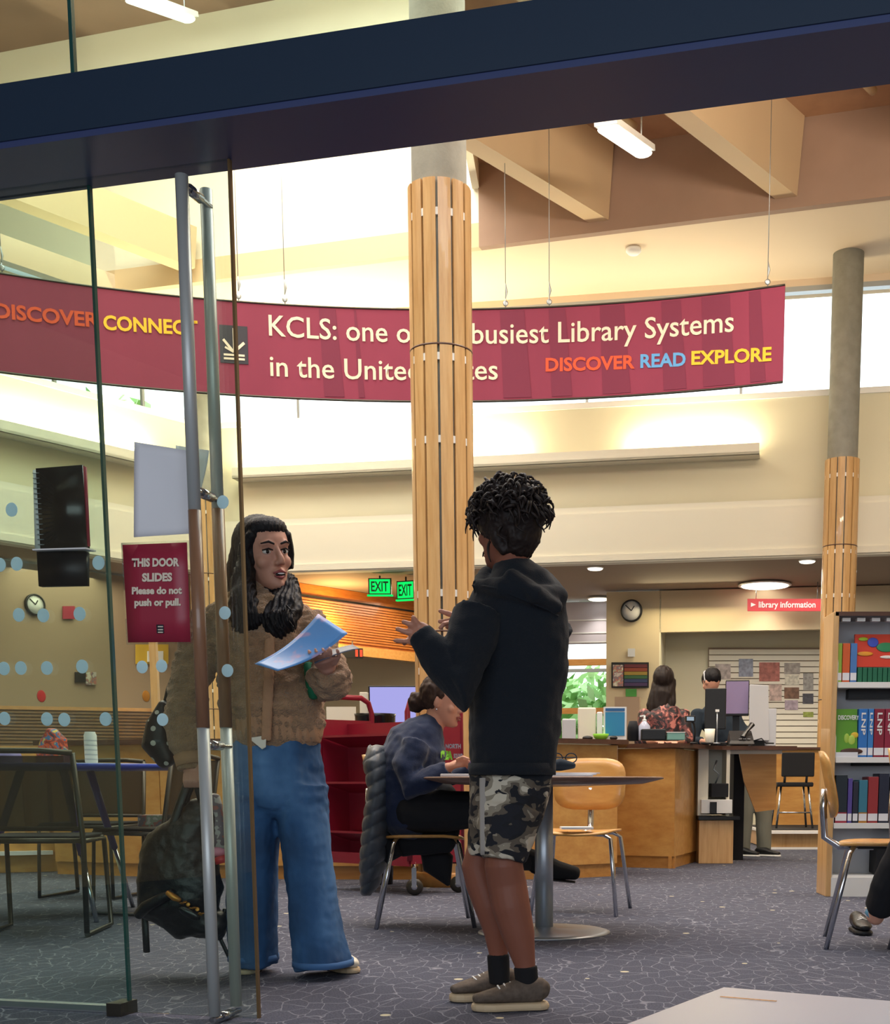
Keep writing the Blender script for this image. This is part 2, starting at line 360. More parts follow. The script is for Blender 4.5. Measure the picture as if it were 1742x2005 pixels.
n1 = noise_node(nt, 22, detail=2, dist=1); r1 = ramp(nt, [(0, '#2B3350'), (.4, '#8A2E2C'), (.5, '#D0542E'), (.56, '#3A6EA0'), (.64, '#D8B44A')]); nt.links.new(n1.outputs['Fac'], r1.inputs[0]); nt.links.new(r1.outputs[0], b.inputs['Base Color'])
m, nt, b = node_mat('blue_print')
n1 = noise_node(nt, 14, detail=2); r1 = ramp(nt, [(0, '#4C93DA'), (.58, '#5E97D8'), (.66, '#A99BC8'), (.76, '#B9A0BE')], False); nt.links.new(n1.outputs['Fac'], r1.inputs[0]); nt.links.new(r1.outputs[0], b.inputs['Base Color']); b.inputs['Roughness'].default_value = .35
m, nt, b = node_mat('flyer_print')
n1 = noise_node(nt, 12, detail=3); r1 = ramp(nt, [(0, '#B8AFA8'), (.42, '#7A6A70'), (.5, '#A8685E'), (.56, '#9AA08A'), (.62, '#C8BEB2')]); nt.links.new(n1.outputs['Fac'], r1.inputs[0]); nt.links.new(r1.outputs[0], b.inputs['Base Color'])
# carpet: dark blue grey with fine pale branching lines and flecks
m, nt, b = node_mat('carpet')
tc = nt.nodes.new('ShaderNodeTexCoord'); mp = nt.nodes.new('ShaderNodeMapping'); mp.inputs['Rotation'].default_value = (0, 0, .5); mp.inputs['Scale'].default_value = (1.0, .52, 1)
nd = nt.nodes.new('ShaderNodeTexNoise'); nd.inputs['Scale'].default_value = 4; nd.inputs['Detail'].default_value = 3
mixv = nt.nodes.new('ShaderNodeMix'); mixv.data_type = 'RGBA'; mixv.inputs[0].default_value = .15
nt.links.new(tc.outputs['Object'], mp.inputs[0]); nt.links.new(mp.outputs[0], nd.inputs['Vector']); nt.links.new(mp.outputs[0], mixv.inputs[6]); nt.links.new(nd.outputs['Color'], mixv.inputs[7])
vo = nt.nodes.new('ShaderNodeTexVoronoi'); vo.feature = 'DISTANCE_TO_EDGE'; vo.inputs['Scale'].default_value = 17
nt.links.new(mixv.outputs[2], vo.inputs['Vector'])
rl = ramp(nt, [(0, '#ffffff'), (.034, '#000000')], False); nt.links.new(vo.outputs['Distance'], rl.inputs[0])
nb = nt.nodes.new('ShaderNodeTexNoise'); nb.inputs['Scale'].default_value = 160; nb.inputs['Detail'].default_value = 3; nt.links.new(tc.outputs['Object'], nb.inputs['Vector'])
rb = ramp(nt, [(.3, '#3C3F4B'), (.7, '#5C5F70')], False); nt.links.new(nb.outputs['Fac'], rb.inputs[0])
nm = nt.nodes.new('ShaderNodeTexNoise'); nm.inputs['Scale'].default_value = 12; nt.links.new(tc.outputs['Object'], nm.inputs['Vector'])
mm = nt.nodes.new('ShaderNodeMath'); mm.operation = 'MULTIPLY'; nt.links.new(rl.outputs[0], mm.inputs[0]); nt.links.new(nm.outputs['Fac'], mm.inputs[1])
mx = nt.nodes.new('ShaderNodeMix'); mx.data_type = 'RGBA'; nt.links.new(mm.outputs[0], mx.inputs[0]); nt.links.new(rb.outputs[0], mx.inputs[6]); mx.inputs[7].default_value = lin('#A6A8B4')
v2 = nt.nodes.new('ShaderNodeTexVoronoi'); v2.inputs['Scale'].default_value = 3.6; mp2 = nt.nodes.new('ShaderNodeMapping'); mp2.inputs['Scale'].default_value = (1, .9, 1)
nt.links.new(tc.outputs['Object'], mp2.inputs[0]); nt.links.new(mp2.outputs[0], v2.inputs['Vector'])
r2 = ramp(nt, [(0, '#ffffff'), (.06, '#000000')]); nt.links.new(v2.outputs['Distance'], r2.inputs[0])
mx2 = nt.nodes.new('ShaderNodeMix'); mx2.data_type = 'RGBA'; nt.links.new(r2.outputs[0], mx2.inputs[0]); nt.links.new(mx.outputs[2], mx2.inputs[6]); mx2.inputs[7].default_value = lin('#C6BFA4')
nt.links.new(mx2.outputs[2], b.inputs['Base Color']); b.inputs['Roughness'].default_value = .95; b.inputs['Specular IOR Level'].default_value = .2
bp = nt.nodes.new('ShaderNodeBump'); bp.inputs['Strength'].default_value = .5; bp.inputs['Distance'].default_value = .004; nt.links.new(nb.outputs['Fac'], bp.inputs['Height']); nt.links.new(bp.outputs[0], b.inputs['Normal'])

m, nt, b = node_mat('dot'); b.inputs['Base Color'].default_value = lin('#DCEEFF'); b.inputs['Roughness'].default_value = .6
tl = nt.nodes.new('ShaderNodeBsdfTranslucent'); tl.inputs[0].default_value = lin('#DCEEFF')
mm_ = nt.nodes.new('ShaderNodeMixShader'); mm_.inputs[0].default_value = .5; nt.links.new(b.outputs[0], mm_.inputs[1]); nt.links.new(tl.outputs[0], mm_.inputs[2]); nt.links.new(mm_.outputs[0], nt.nodes['Material Output'].inputs[0])
# ================================================================== STRUCTURE
GD = V((cos(radians(-14.5)), sin(radians(-14.5)), 0))        # run of the glass partition
GN = V((sin(radians(14.5)), cos(radians(14.5)), 0))           # from lobby into the library
GA = V((-1.778, 3.98, 0)); GB = V((.782, 3.317, 0))           # glass line on the floor
def gp(s, off=0, z=0): return GA+GD*s+GN*off+V((0, 0, z))      # s = metres along the glass from GA
def G(px, py, off=0):
    a = gp(0, off); b = gp(1, off); return L(px, py, a, b)
CORNER = V((-4.80, 18.10, 0)); BR = V((3.2, 16.6, 0)); BD = (BR-CORNER).normalized(); BL_ = V((-6.64, 15.66, 0)); LD = (BL_-CORNER).normalized()
BE = CORNER+BD*13.5; LE = CORNER+LD*7.6
UP_A = V((-.58, 15.6, 0)); UD = V((cos(radians(-16.4)), sin(radians(-16.4)), 0)); UN = V((-UD.y, UD.x, 0))
def up(s, off=0, z=0): return UP_A+UD*s+UN*off+V((0, 0, z))
ZF, ZS, ZDK, ZL = 3.50, 6.80, 7.67, 9.78

m = M(); m.prism([(-12, -4), (12, -4), (12, 26), (-12, 26)], -.1, 0); struct('floor', m, 'carpet')

# --- back wall: fascia, ledges, clerestory
def wall_run(name, a, b, flip=False):
    t = thing(name, (a.x, a.y, 0)); t['kind'] = 'structure'
    A, B = (b, a) if flip else (a, b)
    m = M(); m.wall(A, B, ZF+.12, 5.43, .35); m.build('upper_wall', 'cream', t)
    d = (B-A).normalized(); n = V((d.y, -d.x, 0))             # into the room
    m = M(); m.wall(A+n*.10, B+n*.10, 4.12, 4.20, .12); m.wall(A+n*.07, B+n*.07, 4.20, 4.9-.72, .10); m.build('shadow_ledge', 'cream_light', t)
    m = M(); m.wall(A+n*.15, B+n*.15, ZF+.02, 3.60, .03); m.build('lower_moulding', 'cream_light', t)
    return t, A, B, d, n
wb, A, B, bd, bn = wall_run('wall_back', CORNER, BE)
m = M(); m.wall(A+bn*.12, B+bn*.12, ZF-.0, 4.12, .16); m.build('lower_fascia', 'cream_light', wb)
wl, A2, B2, ld, ln = wall_run('wall_left', CORNER, LE, True)
m = M(); m.wall(A2+ln*.12, B2+ln*.12, ZF, 4.12, .16); m.build('lower_fascia', 'cream_light', wl)
# light troughs (ledges with a lip) on both walls
def trough(px0, px1, wall, d, n, name, lab, A, B, z=4.72, dep=.26):
    a = L(px0, 940, A, B); b = L(px1, 920, A, B); a.z = b.z = 0
    t = thing(name, (a.x, a.y, z), lab, 'cove light', 'uplight coves along the curved walls')
    m = M(); m.wall(a+n*dep, b+n*dep, z, z+.13, .03); m.build('lip', 'cream_light', t)
    m = M(); m.wall(a+n*dep, b+n*dep, z, z+.03, dep); m.build('shelf', 'cream_light', t)
    return a, b, t
def cove(a, b, n, z, power, t, l0, l1):
    p0 = a.lerp(b, l0)+n*.14; p1 = a.lerp(b, l1)+n*.14
    m = M(); m.cyl(p0+V((0, 0, z+.06)), p1+V((0, 0, z+.06)), .016, n=8); m.build('tube', 'tube_glow', t)
    ln_ = (p1-p0).length; c = (p0+p1)/2
    area('cove_lamp', (c.x, c.y, z+.10), ln_, power, (1, .86, .58), rot=(pi, 0, -atan2((p1-p0).y, (p1-p0).x) if False else atan2((p1-p0).y, (p1-p0).x)), sy=.08)
a, b, t = trough(470, 1487, None, bd, bn, 'cove_ledge', 'long white ledge hiding warm uplights, along the back wall below the clerestory', A, B)
cove(a, b, bn, 4.72, 32, t, .77, .985); cove(a, b, bn, 4.72, 46, t, .33, .56); cove(a, b, bn, 4.72, 120, t, .03, .30)
a, b, t = trough(-60, 300, None, ld, ln, 'cove_ledge', 'white uplight ledge on the angled wall at the left, above the glass door', A2, B2)
cove(a, b, ln, 4.72, 70, t, .05, .95)
# clerestory windows
def cler(name, A, B, d, n, num, mull):
    t = thing(name, (A.x, A.y, 5.45)); t['kind'] = 'structure'
    m = M(); m.wall(A+n*.02, B+n*.02, 5.43, 5.50, .30); m.build('window_sill', 'white', t)
    m = M(); m.wall(A, B, 6.66, 6.72, .12); m.build('window_head', 'steel', t)
    q = -n
    m = M(); m.wall(A+q*.06, B+q*.06, 5.5, 6.68, .008); m.build('pane', 'glass_clear', t)
    for s in mull:
        p = A+d*s+q*.06; m = M(); m.box((p.x, p.y, 6.08), (.035, .05, 1.2), atan2(d.y, d.x)); m.build('mullion', 'steel', t)
Lb = (B-A).length; cler('window_1', A, B, bd, bn, 1, [1.3+1.95*i for i in range(int(Lb/1.95))])
Ll = (B2-A2).length; cler('window_2', A2, B2, ld, ln, 2, [.4+1.25*i for i in range(6)])
m = M(); m.wall(A, B, 6.72, 7.0, .35); struct('trim_1', m, 'plaster'); m = M(); m.wall(A2, B2, 6.72, 7.0, .35); struct('trim_2', m, 'plaster')
# --- perimeter soffit, upstand, lantern wall and deck
sl = up(-12.5); sr = up(10.5)
m = M(); C2 = CORNER
far = [BE+V((.3, .5, 0)), C2+V((0, .6, 0)), LE+V((-.6, .2, 0))]
poly = [(sl.x, sl.y), (sr.x, sr.y), (far[0].x, far[0].y), (far[1].x, far[1].y), (far[2].x, far[2].y)]
m.prism([(p[0], p[1]) for p in [up(-5.2), up(10.5), BE+V((.3, .6, 0)), C2+V((-.2, .7, 0)), LE+V((-.6, .2, 0)), LE+V((-1.2, -2, 0)), (-7.4, 15.2)]], ZS, ZS+.12)
struct('ceiling_soffit', m, 'plaster')
m = M(); m.wall(up(-.38, -.03), up(10.5, -.03), ZS-.01, ZDK, .10); struct('wall_upstand', m, 'deck_dark')  # darker tone puts the upstand's shade into its colour
m = M(); m.wall(up(-12, -.03), up(-.38, -.03), ZS-.01, 7.05, .10); struct('trim_3', m, 'beam_paint')  # tan tone stands for this band lying unlit, put into the colour
m = M(); m.wall(up(-12), up(6.0), 7.05, ZL, .12); struct('wall_lantern_back', m, 'white_wall')
BZ = V((sin(radians(37)), cos(radians(37)), 0))
p0 = up(-.38); p1 = p0-V((.10, 4.8, 0))
m = M(); m.wall(p1, p0, 7.42, ZL, .08); struct('wall_lantern_right', m, 'white_wall')
m = M(); m.prism([(-12, 9), (p1.x+1.0, 9), (6, 14), (6, 19), (-12, 19)], ZL, ZL+.1); struct('ceiling_lantern', m, 'deck_dark')
m = M(); m.wall((-12, 11.0), (p1.x, 11.0), ZDK, ZL, .1); struct('wall_lantern_front', m, 'white_wall')
m = M(); m.prism([(p1.x, 3.0), (11, 3.0), (11, 19), (p0.x, 19), (p0.x, p0.y), (p1.x, p1.y)], ZDK, ZDK+.1); m.prism([(-12, 3.0), (p1.x, 3.0), (p1.x, 11.0), (-12, 11.0)], ZDK, ZDK+.1)
struct('ceiling_deck', m, 'deck')
# slanted beams under the deck, running back to the upstand
for i, (ex, ey) in enumerate([(.43, 15.30), (2.42, 14.72), (4.4, 14.1), (6.4, 13.5), (-4.55, 16.65)]):
    e = V((ex, ey, 0)); s_ = e-BZ*(7.5 if i else 2.9); x = V((BZ.y, -BZ.x, 0))*.11
    m = M(); zb, zt = 6.90, ZDK
    if i == 4: zt = 7.35; s_ = e-BZ*9
    m.hexa([s_-x+V((0, 0, zb)), s_+x+V((0, 0, zb)), e+x+V((0, 0, zb)), e-x+V((0, 0, zb))], [s_-x*1.6+V((0, 0, zt)), s_+x*1.6+V((0, 0, zt)), e+x*1.6+V((0, 0, zt)), e-x*1.6+V((0, 0, zt))])
    o = struct('beam', m, 'beam_paint')
for ex, ey in [(1.0, 14.9), (3.35, 14.2), (5.2, 13.6)]:
    e = V((ex, ey, ZDK-.12)); m = M(); m.cyl(e-BZ*2.6, e-BZ*.4, .045, n=10); tag(m.build('conduit', 'beam_paint'), 'painted sprinkler pipe under the ceiling deck at %s' % ('the right edge of the photo' if ex > 3 else 'centre, between the first two slanted beams') if ex < 5 else 'painted sprinkler pipe under the ceiling deck beyond the last slanted beam', 'pipe')
# deck seam
m = M(); a_ = up(1.3, -1.6, ZDK-.02); b_ = up(6, -1.6, ZDK-.02); m.bar(a_, b_, .03, .03); struct('trim_4', m, 'soffit_grey')
# --- outer shell
m = M(); m.wall((11, 26), (11, -4), 0, ZL, .1); struct('wall_right', m, 'beige')
m = M(); m.wall((-11.6, -4), (-11.6, 26), 0, ZL, .1); struct('wall_far_left', m, 'beige')
m = M(); m.wall((11, -3.6), (-11, -3.6), 0, 3.6, .1); struct('wall_lobby_rear', m, 'taupe')
# lobby
m = M(); m.prism([(-9, -3.7), (9, -3.7), (9, 1.9), (-9, 6.4)], 3.6, 3.7); struct('ceiling_lobby', m, 'soffit_grey')
m = M(); m.wall(gp(-8, .1), gp(10, .1), 3.6, ZL, .1); struct('wall_over_partition', m, 'cream')
m = M(); m.wall((5.2, 1.6), (5.2, -3.6), 0, 3.6, .1); struct('wall_lobby_right', m, 'taupe')
m = M(); m.wall((-5.4, -3.6), (-5.4, 4.6), 0, 3.6, .1); struct('wall_lobby_left', m, 'taupe')
# right part of the room closed behind the clerestory walls
# --- header beam over the glass
hb = thing('trim_5', tuple(gp(0, -.2, 2.37))); hb['kind'] = 'structure'
zr = 2.372
def beam4(s, off, z): return gp(s, off, z)
m = M()
def hbox(o0, o1, z0, z1, mi=0):
    m.hexa([gp(-6, o0, z0), gp(6, o0, z0), gp(6, o1, z0), gp(-6, o1, z0)], [gp(-6, o0, z1), gp(6, o0, z1), gp(6, o1, z1), gp(-6, o1, z1)], mi)
hbox(-.21, .06, 2.405, 2.545); m.build('beam_face', 'navy_steel', hb)
m = M(); hbox(-.205, .06, 2.389, 2.405); m.build('track', 'navy_under', hb)
# upper glass over the beam with one joint
ug = thing('window_3', tuple(gp(0, 0, 2.54))); ug['kind'] = 'structure'
j = G(141, 60); sj = (V((j.x, j.y, 0))-GA).dot(GD)
for a_, b_ in ((-6, sj-.006), (sj+.006, 6)):
    m = M(); m.hexa([gp(a_, -.006, 2.545), gp(b_, -.006, 2.545), gp(b_, .006, 2.545), gp(a_, .006, 2.545)], [gp(a_, -.006, 3.6), gp(b_, -.006, 3.6), gp(b_, .006, 3.6), gp(a_, .006, 3.6)]); m.build('pane', 'glass_fixed', ug)
m = M(); m.box(gp(sj, 0, 3.07), (.011, .016, 1.05), radians(-14.5)); m.build('joint', 'glass_edge', ug)
# --- lower glass: fixed panel + sliding door leaf with long pull handles
def sg(px, py, off=0):
    p = G(px, py, off); return (V((p.x, p.y, 0))-gp(0, off)).dot(GD)
s_fix = sg(215, 1300, .03); s_lead = sg(478, 1200, 0); s_trail = s_lead-1.02
wf = thing('window_4', tuple(gp(-1, .03, 0))); wf['kind'] = 'structure'
m = M(); m.hexa([gp(-5, .036, .02), gp(s_fix, .036, .02), gp(s_fix, .048, .02), gp(-5, .048, .02)], [gp(-5, .036, 2.389), gp(s_fix, .036, 2.389), gp(s_fix, .048, 2.389), gp(-5, .048, 2.389)]); m.build('pane', 'glass_fixed', wf)
m = M(); m.box(gp(s_fix+.003, .042, 1.203), (.008, .014, 2.37), radians(-14.5)); m.build('edge', 'glass_edge', wf)
m = M(); m.hexa([gp(-5, .025, 0), gp(s_fix-.02, .025, 0), gp(s_fix-.02, .06, 0), gp(-5, .06, 0)], [gp(-5, .025, .022), gp(s_fix-.02, .025, .022), gp(s_fix-.02, .06, .022), gp(-5, .06, .022)]); m.build('bottom_rail', 'steel', wf)
m = M(); m.box(gp(s_fix-.01, .02, .02), (.05, .09, .04), radians(-14.5)); m.build('floor_guide', 'dark_metal', wf)
dr = thing('door_1', tuple(gp(s_lead-.5, 0, 0))); dr['kind'] = 'structure'
m = M(); m.hexa([gp(s_trail, -.006, .012), gp(s_lead, -.006, .012), gp(s_lead, .006, .012), gp(s_trail, .006, .012)], [gp(s_trail, -.006, 2.389), gp(s_lead, -.006, 2.389), gp(s_lead, .006, 2.389), gp(s_trail, .006, 2.389)]); m.build('pane', 'glass_door', dr)
m = M(); m.box(gp(s_lead+.003, 0, 1.20), (.007, .013, 2.375), radians(-14.5)); m.build('edge', 'glass_edge_gold', dr)
def handle(off, pxt, lab):
    s1 = sg(*pxt, off); z0, z1 = .03, 2.285
    h = thing('door_handle', tuple(gp(s1, off, 1.1)))
    h.parent = dr; h.matrix_parent_inverse = wm(dr).inverted(); h['label'] = lab
    z1 = G(357, 343, off).z if off < 0 else G(407, 371, off).z
    zm1 = G(375, 1000, off).z; zm0 = G(395, 1425, off).z
    m = M(); m.cyl(gp(s1, off, zm1), gp(s1, off, z1), .0175, n=20); m.build('tube', 'steel_satin', h)
    m = M(); m.cyl(gp(s1, off, .03), gp(s1, off, zm0), .0175, n=20); m.build('tube', 'steel_satin', h)
    m = M(); m.cyl(gp(s1, off, zm0), gp(s1, off, zm1), .0185, n=20); m.build('grip', 'grip_wood', h)
    return s1
s1 = handle(-.085, (389, 1200), 'long steel pull with a brown wooden grip, lobby side'); s2 = handle(.085, (434, 1200), 'long steel pull with a brown wooden grip, library side')
for zpx in (378, 970, 1460, 1985):
    z = G(390, zpx, 0).z; m = M(); sm_ = (s1+s2)/2
    m.cyl(gp(sm_, -.085, z), gp(sm_, .085, z), .008, n=12); m.cyl(gp(sm_, -.03, z), gp(sm_, .03, z), .014, n=14)
    m.bar(gp(s1, -.085, z), gp(sm_, -.085, z), .012, .012); m.bar(gp(s2, .085, z), gp(sm_, .085, z), .012, .012)
    m.build('standoff', 'chrome', dr)
# frit dots
dots = [(23, 998), (-40, 1000), (0, 1106), (33, 1104), (110, 1101), (193, 1102), (37, 1204), (85, 1205), (156, 1202), (8, 1309), (41, 1308), (92, 1308), (161, 1305), (9, 1407), (92, 1408), (126, 1409), (207, 1408)]
me = None
for x, y in dots:
    p = G(x, y, .034); m = M(); m.cyl(p, p-GN*.0012, .0205, n=20); m.build('dot', 'dot', wf)
for x, y in [(278, 1306), (316, 1304), (445, 1313), (318, 1409), (440, 1200), (436, 983)]:
    p = G(x, y, .008); m = M(); m.cyl(p, p+GN*.0012, .0185, n=20); m.build('dot', 'dot', dr)
# --- under the fascia: lower ceiling and the walls behind it
lowc = [(LE.x, LE.y), (CORNER.x, CORNER.y), (BE.x, BE.y), (BE.x+1, BE.y+8), (-3, 24), (-9, 20.5), (LE.x-1.0, LE.y+1)]
m = M(); m.prism(lowc, ZF+.02, ZF+.1); struct('ceiling_low', m, 'soffit_grey')
K0 = V((.66, 19.52, 0)); K1 = V((3.75, 19.02, 0)); KD = (K1-K0).normalized(); K2 = K0+KD*8
# clock wall with the recess for the slatwall
def kx(px, py=1300): p = L(px, py, K0, K1); return (V((p.x, p.y, 0))-K0).dot(KD)
sa = kx(1290); zrc = L(1290, 1238, K0, K1).z
m = M(); m.wall(K0, K0+KD*sa, 0, ZF, .12); m.wall(K0+KD*sa, K2, zrc, ZF, .12); struct('wall_clock', m, 'beige')
KN = V((-KD.y, KD.x, 0))
m = M(); m.wall(K0+KD*(sa-.0)+KN*.9, K2+KN*.9, 0, ZF, .1); m.wall(K0+KD*sa+KN*1.0, K0+KD*sa, 0, ZF, .02); struct('wall_recess', m, 'cream')
# big window left of the clock wall
Wa, Wb = V((-.35, 20.6, 0)), V((.80, 20.4, 0)); WD = (Wb-Wa).normalized()
wt = thing('window_5', (Wa.x, Wa.y, 0)); wt['kind'] = 'structure'
m = M(); m.wall(Wa-WD*.1, Wb+WD*.4, 0, .75, .1); m.build('apron', 'cream', wt)
m = M(); m.wall(Wa, Wb, .75, ZF, .008); m.build('pane', 'glass_clear', wt)
for py, hh in ((1297, .10), (1313, .05), (1392, .09)):
    z = L(1140, py, Wa, Wb).z; m = M(); m.wall(Wa-V((0, .03, 0)), Wb-V((0, .03, 0)), z-hh/2, z+hh/2, .06); m.build('transom', 'maple_h' if hh > .06 else 'steel', wt)
for s_ in (.0, 1.12): p = Wa+WD*s_; m = M(); m.box((p.x, p.y, 2.1), (.07, .08, 2.8)); m.build('mullion', 'maple', wt)
for py in (1215, 1240, 1258): z = L(1140, py, Wa, Wb).z; m = M(); m.wall(Wa+V((0, -.05, 0)), Wb+V((0, -.05, 0)), z-.01, z+.01, .02); m.build('blind_rail', 'grey_light', wt)
# wall between the window and the slatted bulkhead
m = M(); m.wall((-7.4, 22.4), (-.35, 20.8), 0, ZF, .1); m.wall((-.35, 20.8), (-.35, 20.6), 0, ZF, .1); struct('wall_centre', m, 'beige')
# return of the left lower wall: brownish back wall on the left
Q0, Q1 = V((-8.3, 15.2, 0)), V((-5.0, 19.3, 0))
m = M(); m.wall(Q0, Q1, 0, ZF, .1); struct('wall_left_low', m, 'taupe')
# slatted orange bulkhead (thing of its own: lines run towards the back)
SA, SB = V((-3.95, 18.45, 0)), V((-2.06, 20.86, 0)); SDv = (SB-SA).normalized(); SN = V((SDv.y, -SDv.x, 0))
sb = thing('bulkhead', (SA.x, SA.y, 2.7), 'orange wooden slatted bulkhead glowing behind the woman in the tan jacket', 'wall panelling')
m = M(); m.wall(SA, SB, 2.68, ZF+.015, .1); m.build('backing', 'orange_wood', sb)
m = M()
for i in range(15): z = 2.76+i*.038; m.wall(SA+SN*.03, SB+SN*.03, z, z+.026, .03)
m.build('slats', 'orange_wood', sb, kind='stuff')
m = M(); m.wall(SA+SN*.03, SB+SN*.03, 3.34, 3.36, .02); m.build('shadow_gap', 'black_soft', sb)
m = M(); m.wall(SA+SN*.05+SDv*.5, SB+SN*.05, 2.58, 2.72, .12); m.build('trim', 'maple_h', sb)
arc = [SB+SN*.0+V((0.0, 0, 2.65)), SB+V((.13, -.02, 2.60)), SB+V((.24, -.03, 2.48)), SB+V((.30, -.04, 2.25)), SB+V((.31, -.04, 0))]
m = M()
for a_, b_ in zip(arc[:-1], arc[1:]): m.bar(a_, b_, .14, .12, up=V((0, 1, 0)))
m.build('arch_post', 'maple', sb)
g = SA.lerp(SB, .25)+SN*.35
l = bpy.data.lights.new('bulkhead_lamp', 'POINT'); l.energy = 60; l.color = (1, .66, .25); l.shadow_soft_size = .06; o = bpy.data.objects.new('bulkhead_lamp', l); COL.objects.link(o); o.location = (g.x, g.y, 3.0)
# low ceiling lamps
def spot(p, e, col=(1, .89, .72), size=.05, ang=120):
    l = bpy.data.lights.new('downlight_beam', 'SPOT'); l.energy = e; l.color = col; l.shadow_soft_size = size; l.spot_size = radians(ang); l.spot_blend = .8
    o = bpy.data.objects.new('downlight_beam', l); COL.objects.link(o); o.location = p
m = M(); z0 = L(1140, 1262, Wa, Wb).z; m.wall(Wa+V((0, -.04, 0)), Wb+V((0, -.04, 0)), z0, ZF-.02, .006); m.build('roller_blind', mat('blind', '#A9A6B4', .8), wt)
for px, py, r, lab, e in [(1165, 1113, .10, 'small round downlight in the low ceiling above the boy\'s shoulder', 30), (1580, 1099, .10, 'small round downlight in the low ceiling just left of the right column', 30), (1497, 1147, .34, 'wide flat ceiling lamp above the red information sign', 30), (1172, 1173, .16, 'bright lamp on the low ceiling beside the tall window', 25)]:
    p = F(px, py, ZF-.015); t = thing('downlight', tuple(p), lab, 'ceiling light')
    m = M(); m.lathe(p, [(r*1.12, .012), (r*1.12, 0), (r, -.004), (r, .0)], 20); m.build('ring', 'white', t)
    m = M(); m.lathe(p, [(r*.97, .004), (r*.97, -.012), (r*.8, -.02)], 20); m.build('lens', 'lamp_white', t)
    spot((p.x, p.y, p.z-.08), e)
p = L(1350, 1165, K0, K1); area('sign_lamp', (p.x, p.y-.35, 3.42), 1.5, 26, (1, .84, .5), rot=(radians(-25), 0, KD.to_2d().angle_signed(V((1, 0))) if False else atan2(KD.y, KD.x)), sy=.1)
area('low_ceiling_left', (-6.2, 16.9, 3.42), 1.6, 34, (1, .86, .62))
area('low_ceiling_mid_fill', (-1.8, 19.2, 3.42), 1.6, 60, (1, .86, .64))  # fill light added to brighten the wall below the bulkhead
area('desk_back_lamp', (3.0, 17.6, 3.42), 2.2, 52, (1, .92, .80), sy=1.2)
# ceiling extras seen: round detector, hanging tube lamps
p = F(1240, 487, ZS-.01); m = M(); m.lathe(p, [(.09, 0), (.09, -.03), (.06, -.06)], 16); tag(m.build('smoke_detector', 'white'), 'small white round detector on the pale soffit above the banner', 'smoke detector')
def tube_lamp(a, b, lab):
    t = thing('tube_lamp', tuple((a+b)/2), lab, 'ceiling light')
    m = M(); m.bar(a, b, .20, .05); m.build('housing', 'white', t)
    d = (b-a).normalized()
    m = M(); m.loft([a+d*.05+V((0, 0, -.05)), b-d*.05+V((0, 0, -.05))], [(.085, .035)]*2, n=12, side=V((0, 0, 1)).cross(d), dome=False); m.build('diffuser', 'lamp_white', t)
    for q in (a.lerp(b, .1), a.lerp(b, .9)): m = M(); m.cyl(q, q+V((0, 0, .3)), .008, n=6); m.build('stem', 'steel', t)
tube_lamp(P(1262, 292, 13.0), P(1185, 238, 11.7), 'white tube lamp under the ceiling deck above the right half of the banner')
tube_lamp(P(372, 30, 15.5), P(255, -12, 14.2), 'tube lamp under the raised ceiling at the top left corner')
# --- trees outside
def tree(c, h, r, lab, n=900, seed=1):
    rnd = random.Random(seed); t = thing('tree', tuple(c), lab, 'tree', 'trees outside the windows')
    m = M(); m.loft([c, c+V((0, 0, h*.5))], [.16, .09], n=8, dome=False); m.build('trunk', 'dark_wood', t)
    m = M()
    for i in range(n):
        d = V((rnd.gauss(0, 1), rnd.gauss(0, 1), rnd.gauss(0, 1))).normalized()*r*(.4+.6*rnd.random()); q = c+V((0, 0, h*.62))+V((d.x, d.y, d.z*1.25))
        a = V((rnd.uniform(-1, 1), rnd.uniform(-1, 1), rnd.uniform(-1, 1))).normalized()*rnd.uniform(.12, .24); b_ = a.orthogonal().normalized()*rnd.uniform(.06, .12)
        m.add([q-a, q+b_, q+a, q-b_], [(0, 1, 2, 3)], i % 2)
    m.build('foliage', ['foliage', 'foliage_l'], t, kind='stuff')
tree(V((.6, 25.5, 0)), 2.3, 1.25, 'green tree outside the tall window behind the desk', 1500, 2)
tree(V((-8.0, 24.0, 0)), 9.0, 1.6, 'tree outside the clerestory window behind the door handles', 1100, 3)
# ================================================================== COLUMNS
def slat_mesh(h, r=.205, wd=.083, th=.022):
    m = M(); n = 4; a0 = wd/2/r; vs = []
    for z in (0, h):
        for i in range(n+1):
            a = -a0+2*a0*i/n; vs.append((r*cos(a), r*sin(a), z))
        for i in range(n+1):
            a = a0-2*a0*i/n; vs.append(((r-th)*cos(a), (r-th)*sin(a), z))
    k = 2*n+2; fs = [tuple(range(k-1, -1, -1)), tuple(range(k, 2*k))]+[(i, (i+1) % k, k+(i+1) % k, k+i) for i in range(k)]
    m.add(vs, fs); return m
COLTIERS = [(0.10, 1.62), (1.62, 3.20), (3.20, 4.56)]
def column(px, py_, D, lab):
    p = P(px, py_, D); p.z = 0; t = thing('column', (p.x, p.y, 0), lab, 'column', 'wood clad columns')
    m = M(); m.cyl((0, 0, 0), (0, 0, 7.7 if D < 16 else 6.79), .178, n=32); m.build('concrete_core', 'concrete', t, world=False)
    m = M(); m.lathe((0, 0, 0), [(.225, 0), (.225, .09), (.21, .10)], 32); m.build('base_ring', 'maple_h', t, world=False)
    return t
zj = [P(865, 672, 8.9).z, P(875, 1730, 8.7).z]
Z1 = P(865, 672, 8.7).z
tiers = [(.10, 1.70), (1.71, Z1-.005), (Z1+.005, 4.50)]
meshes = []
for a, b in tiers: meshes.append(slat_mesh(b-a).mesh('slat'))
ringm = M(); ringm.lathe((0, 0, 0), [(.206, -.006), (.208, 0), (.206, .006), (.19, .006)], 32); ringme = ringm.mesh('joint_ring')
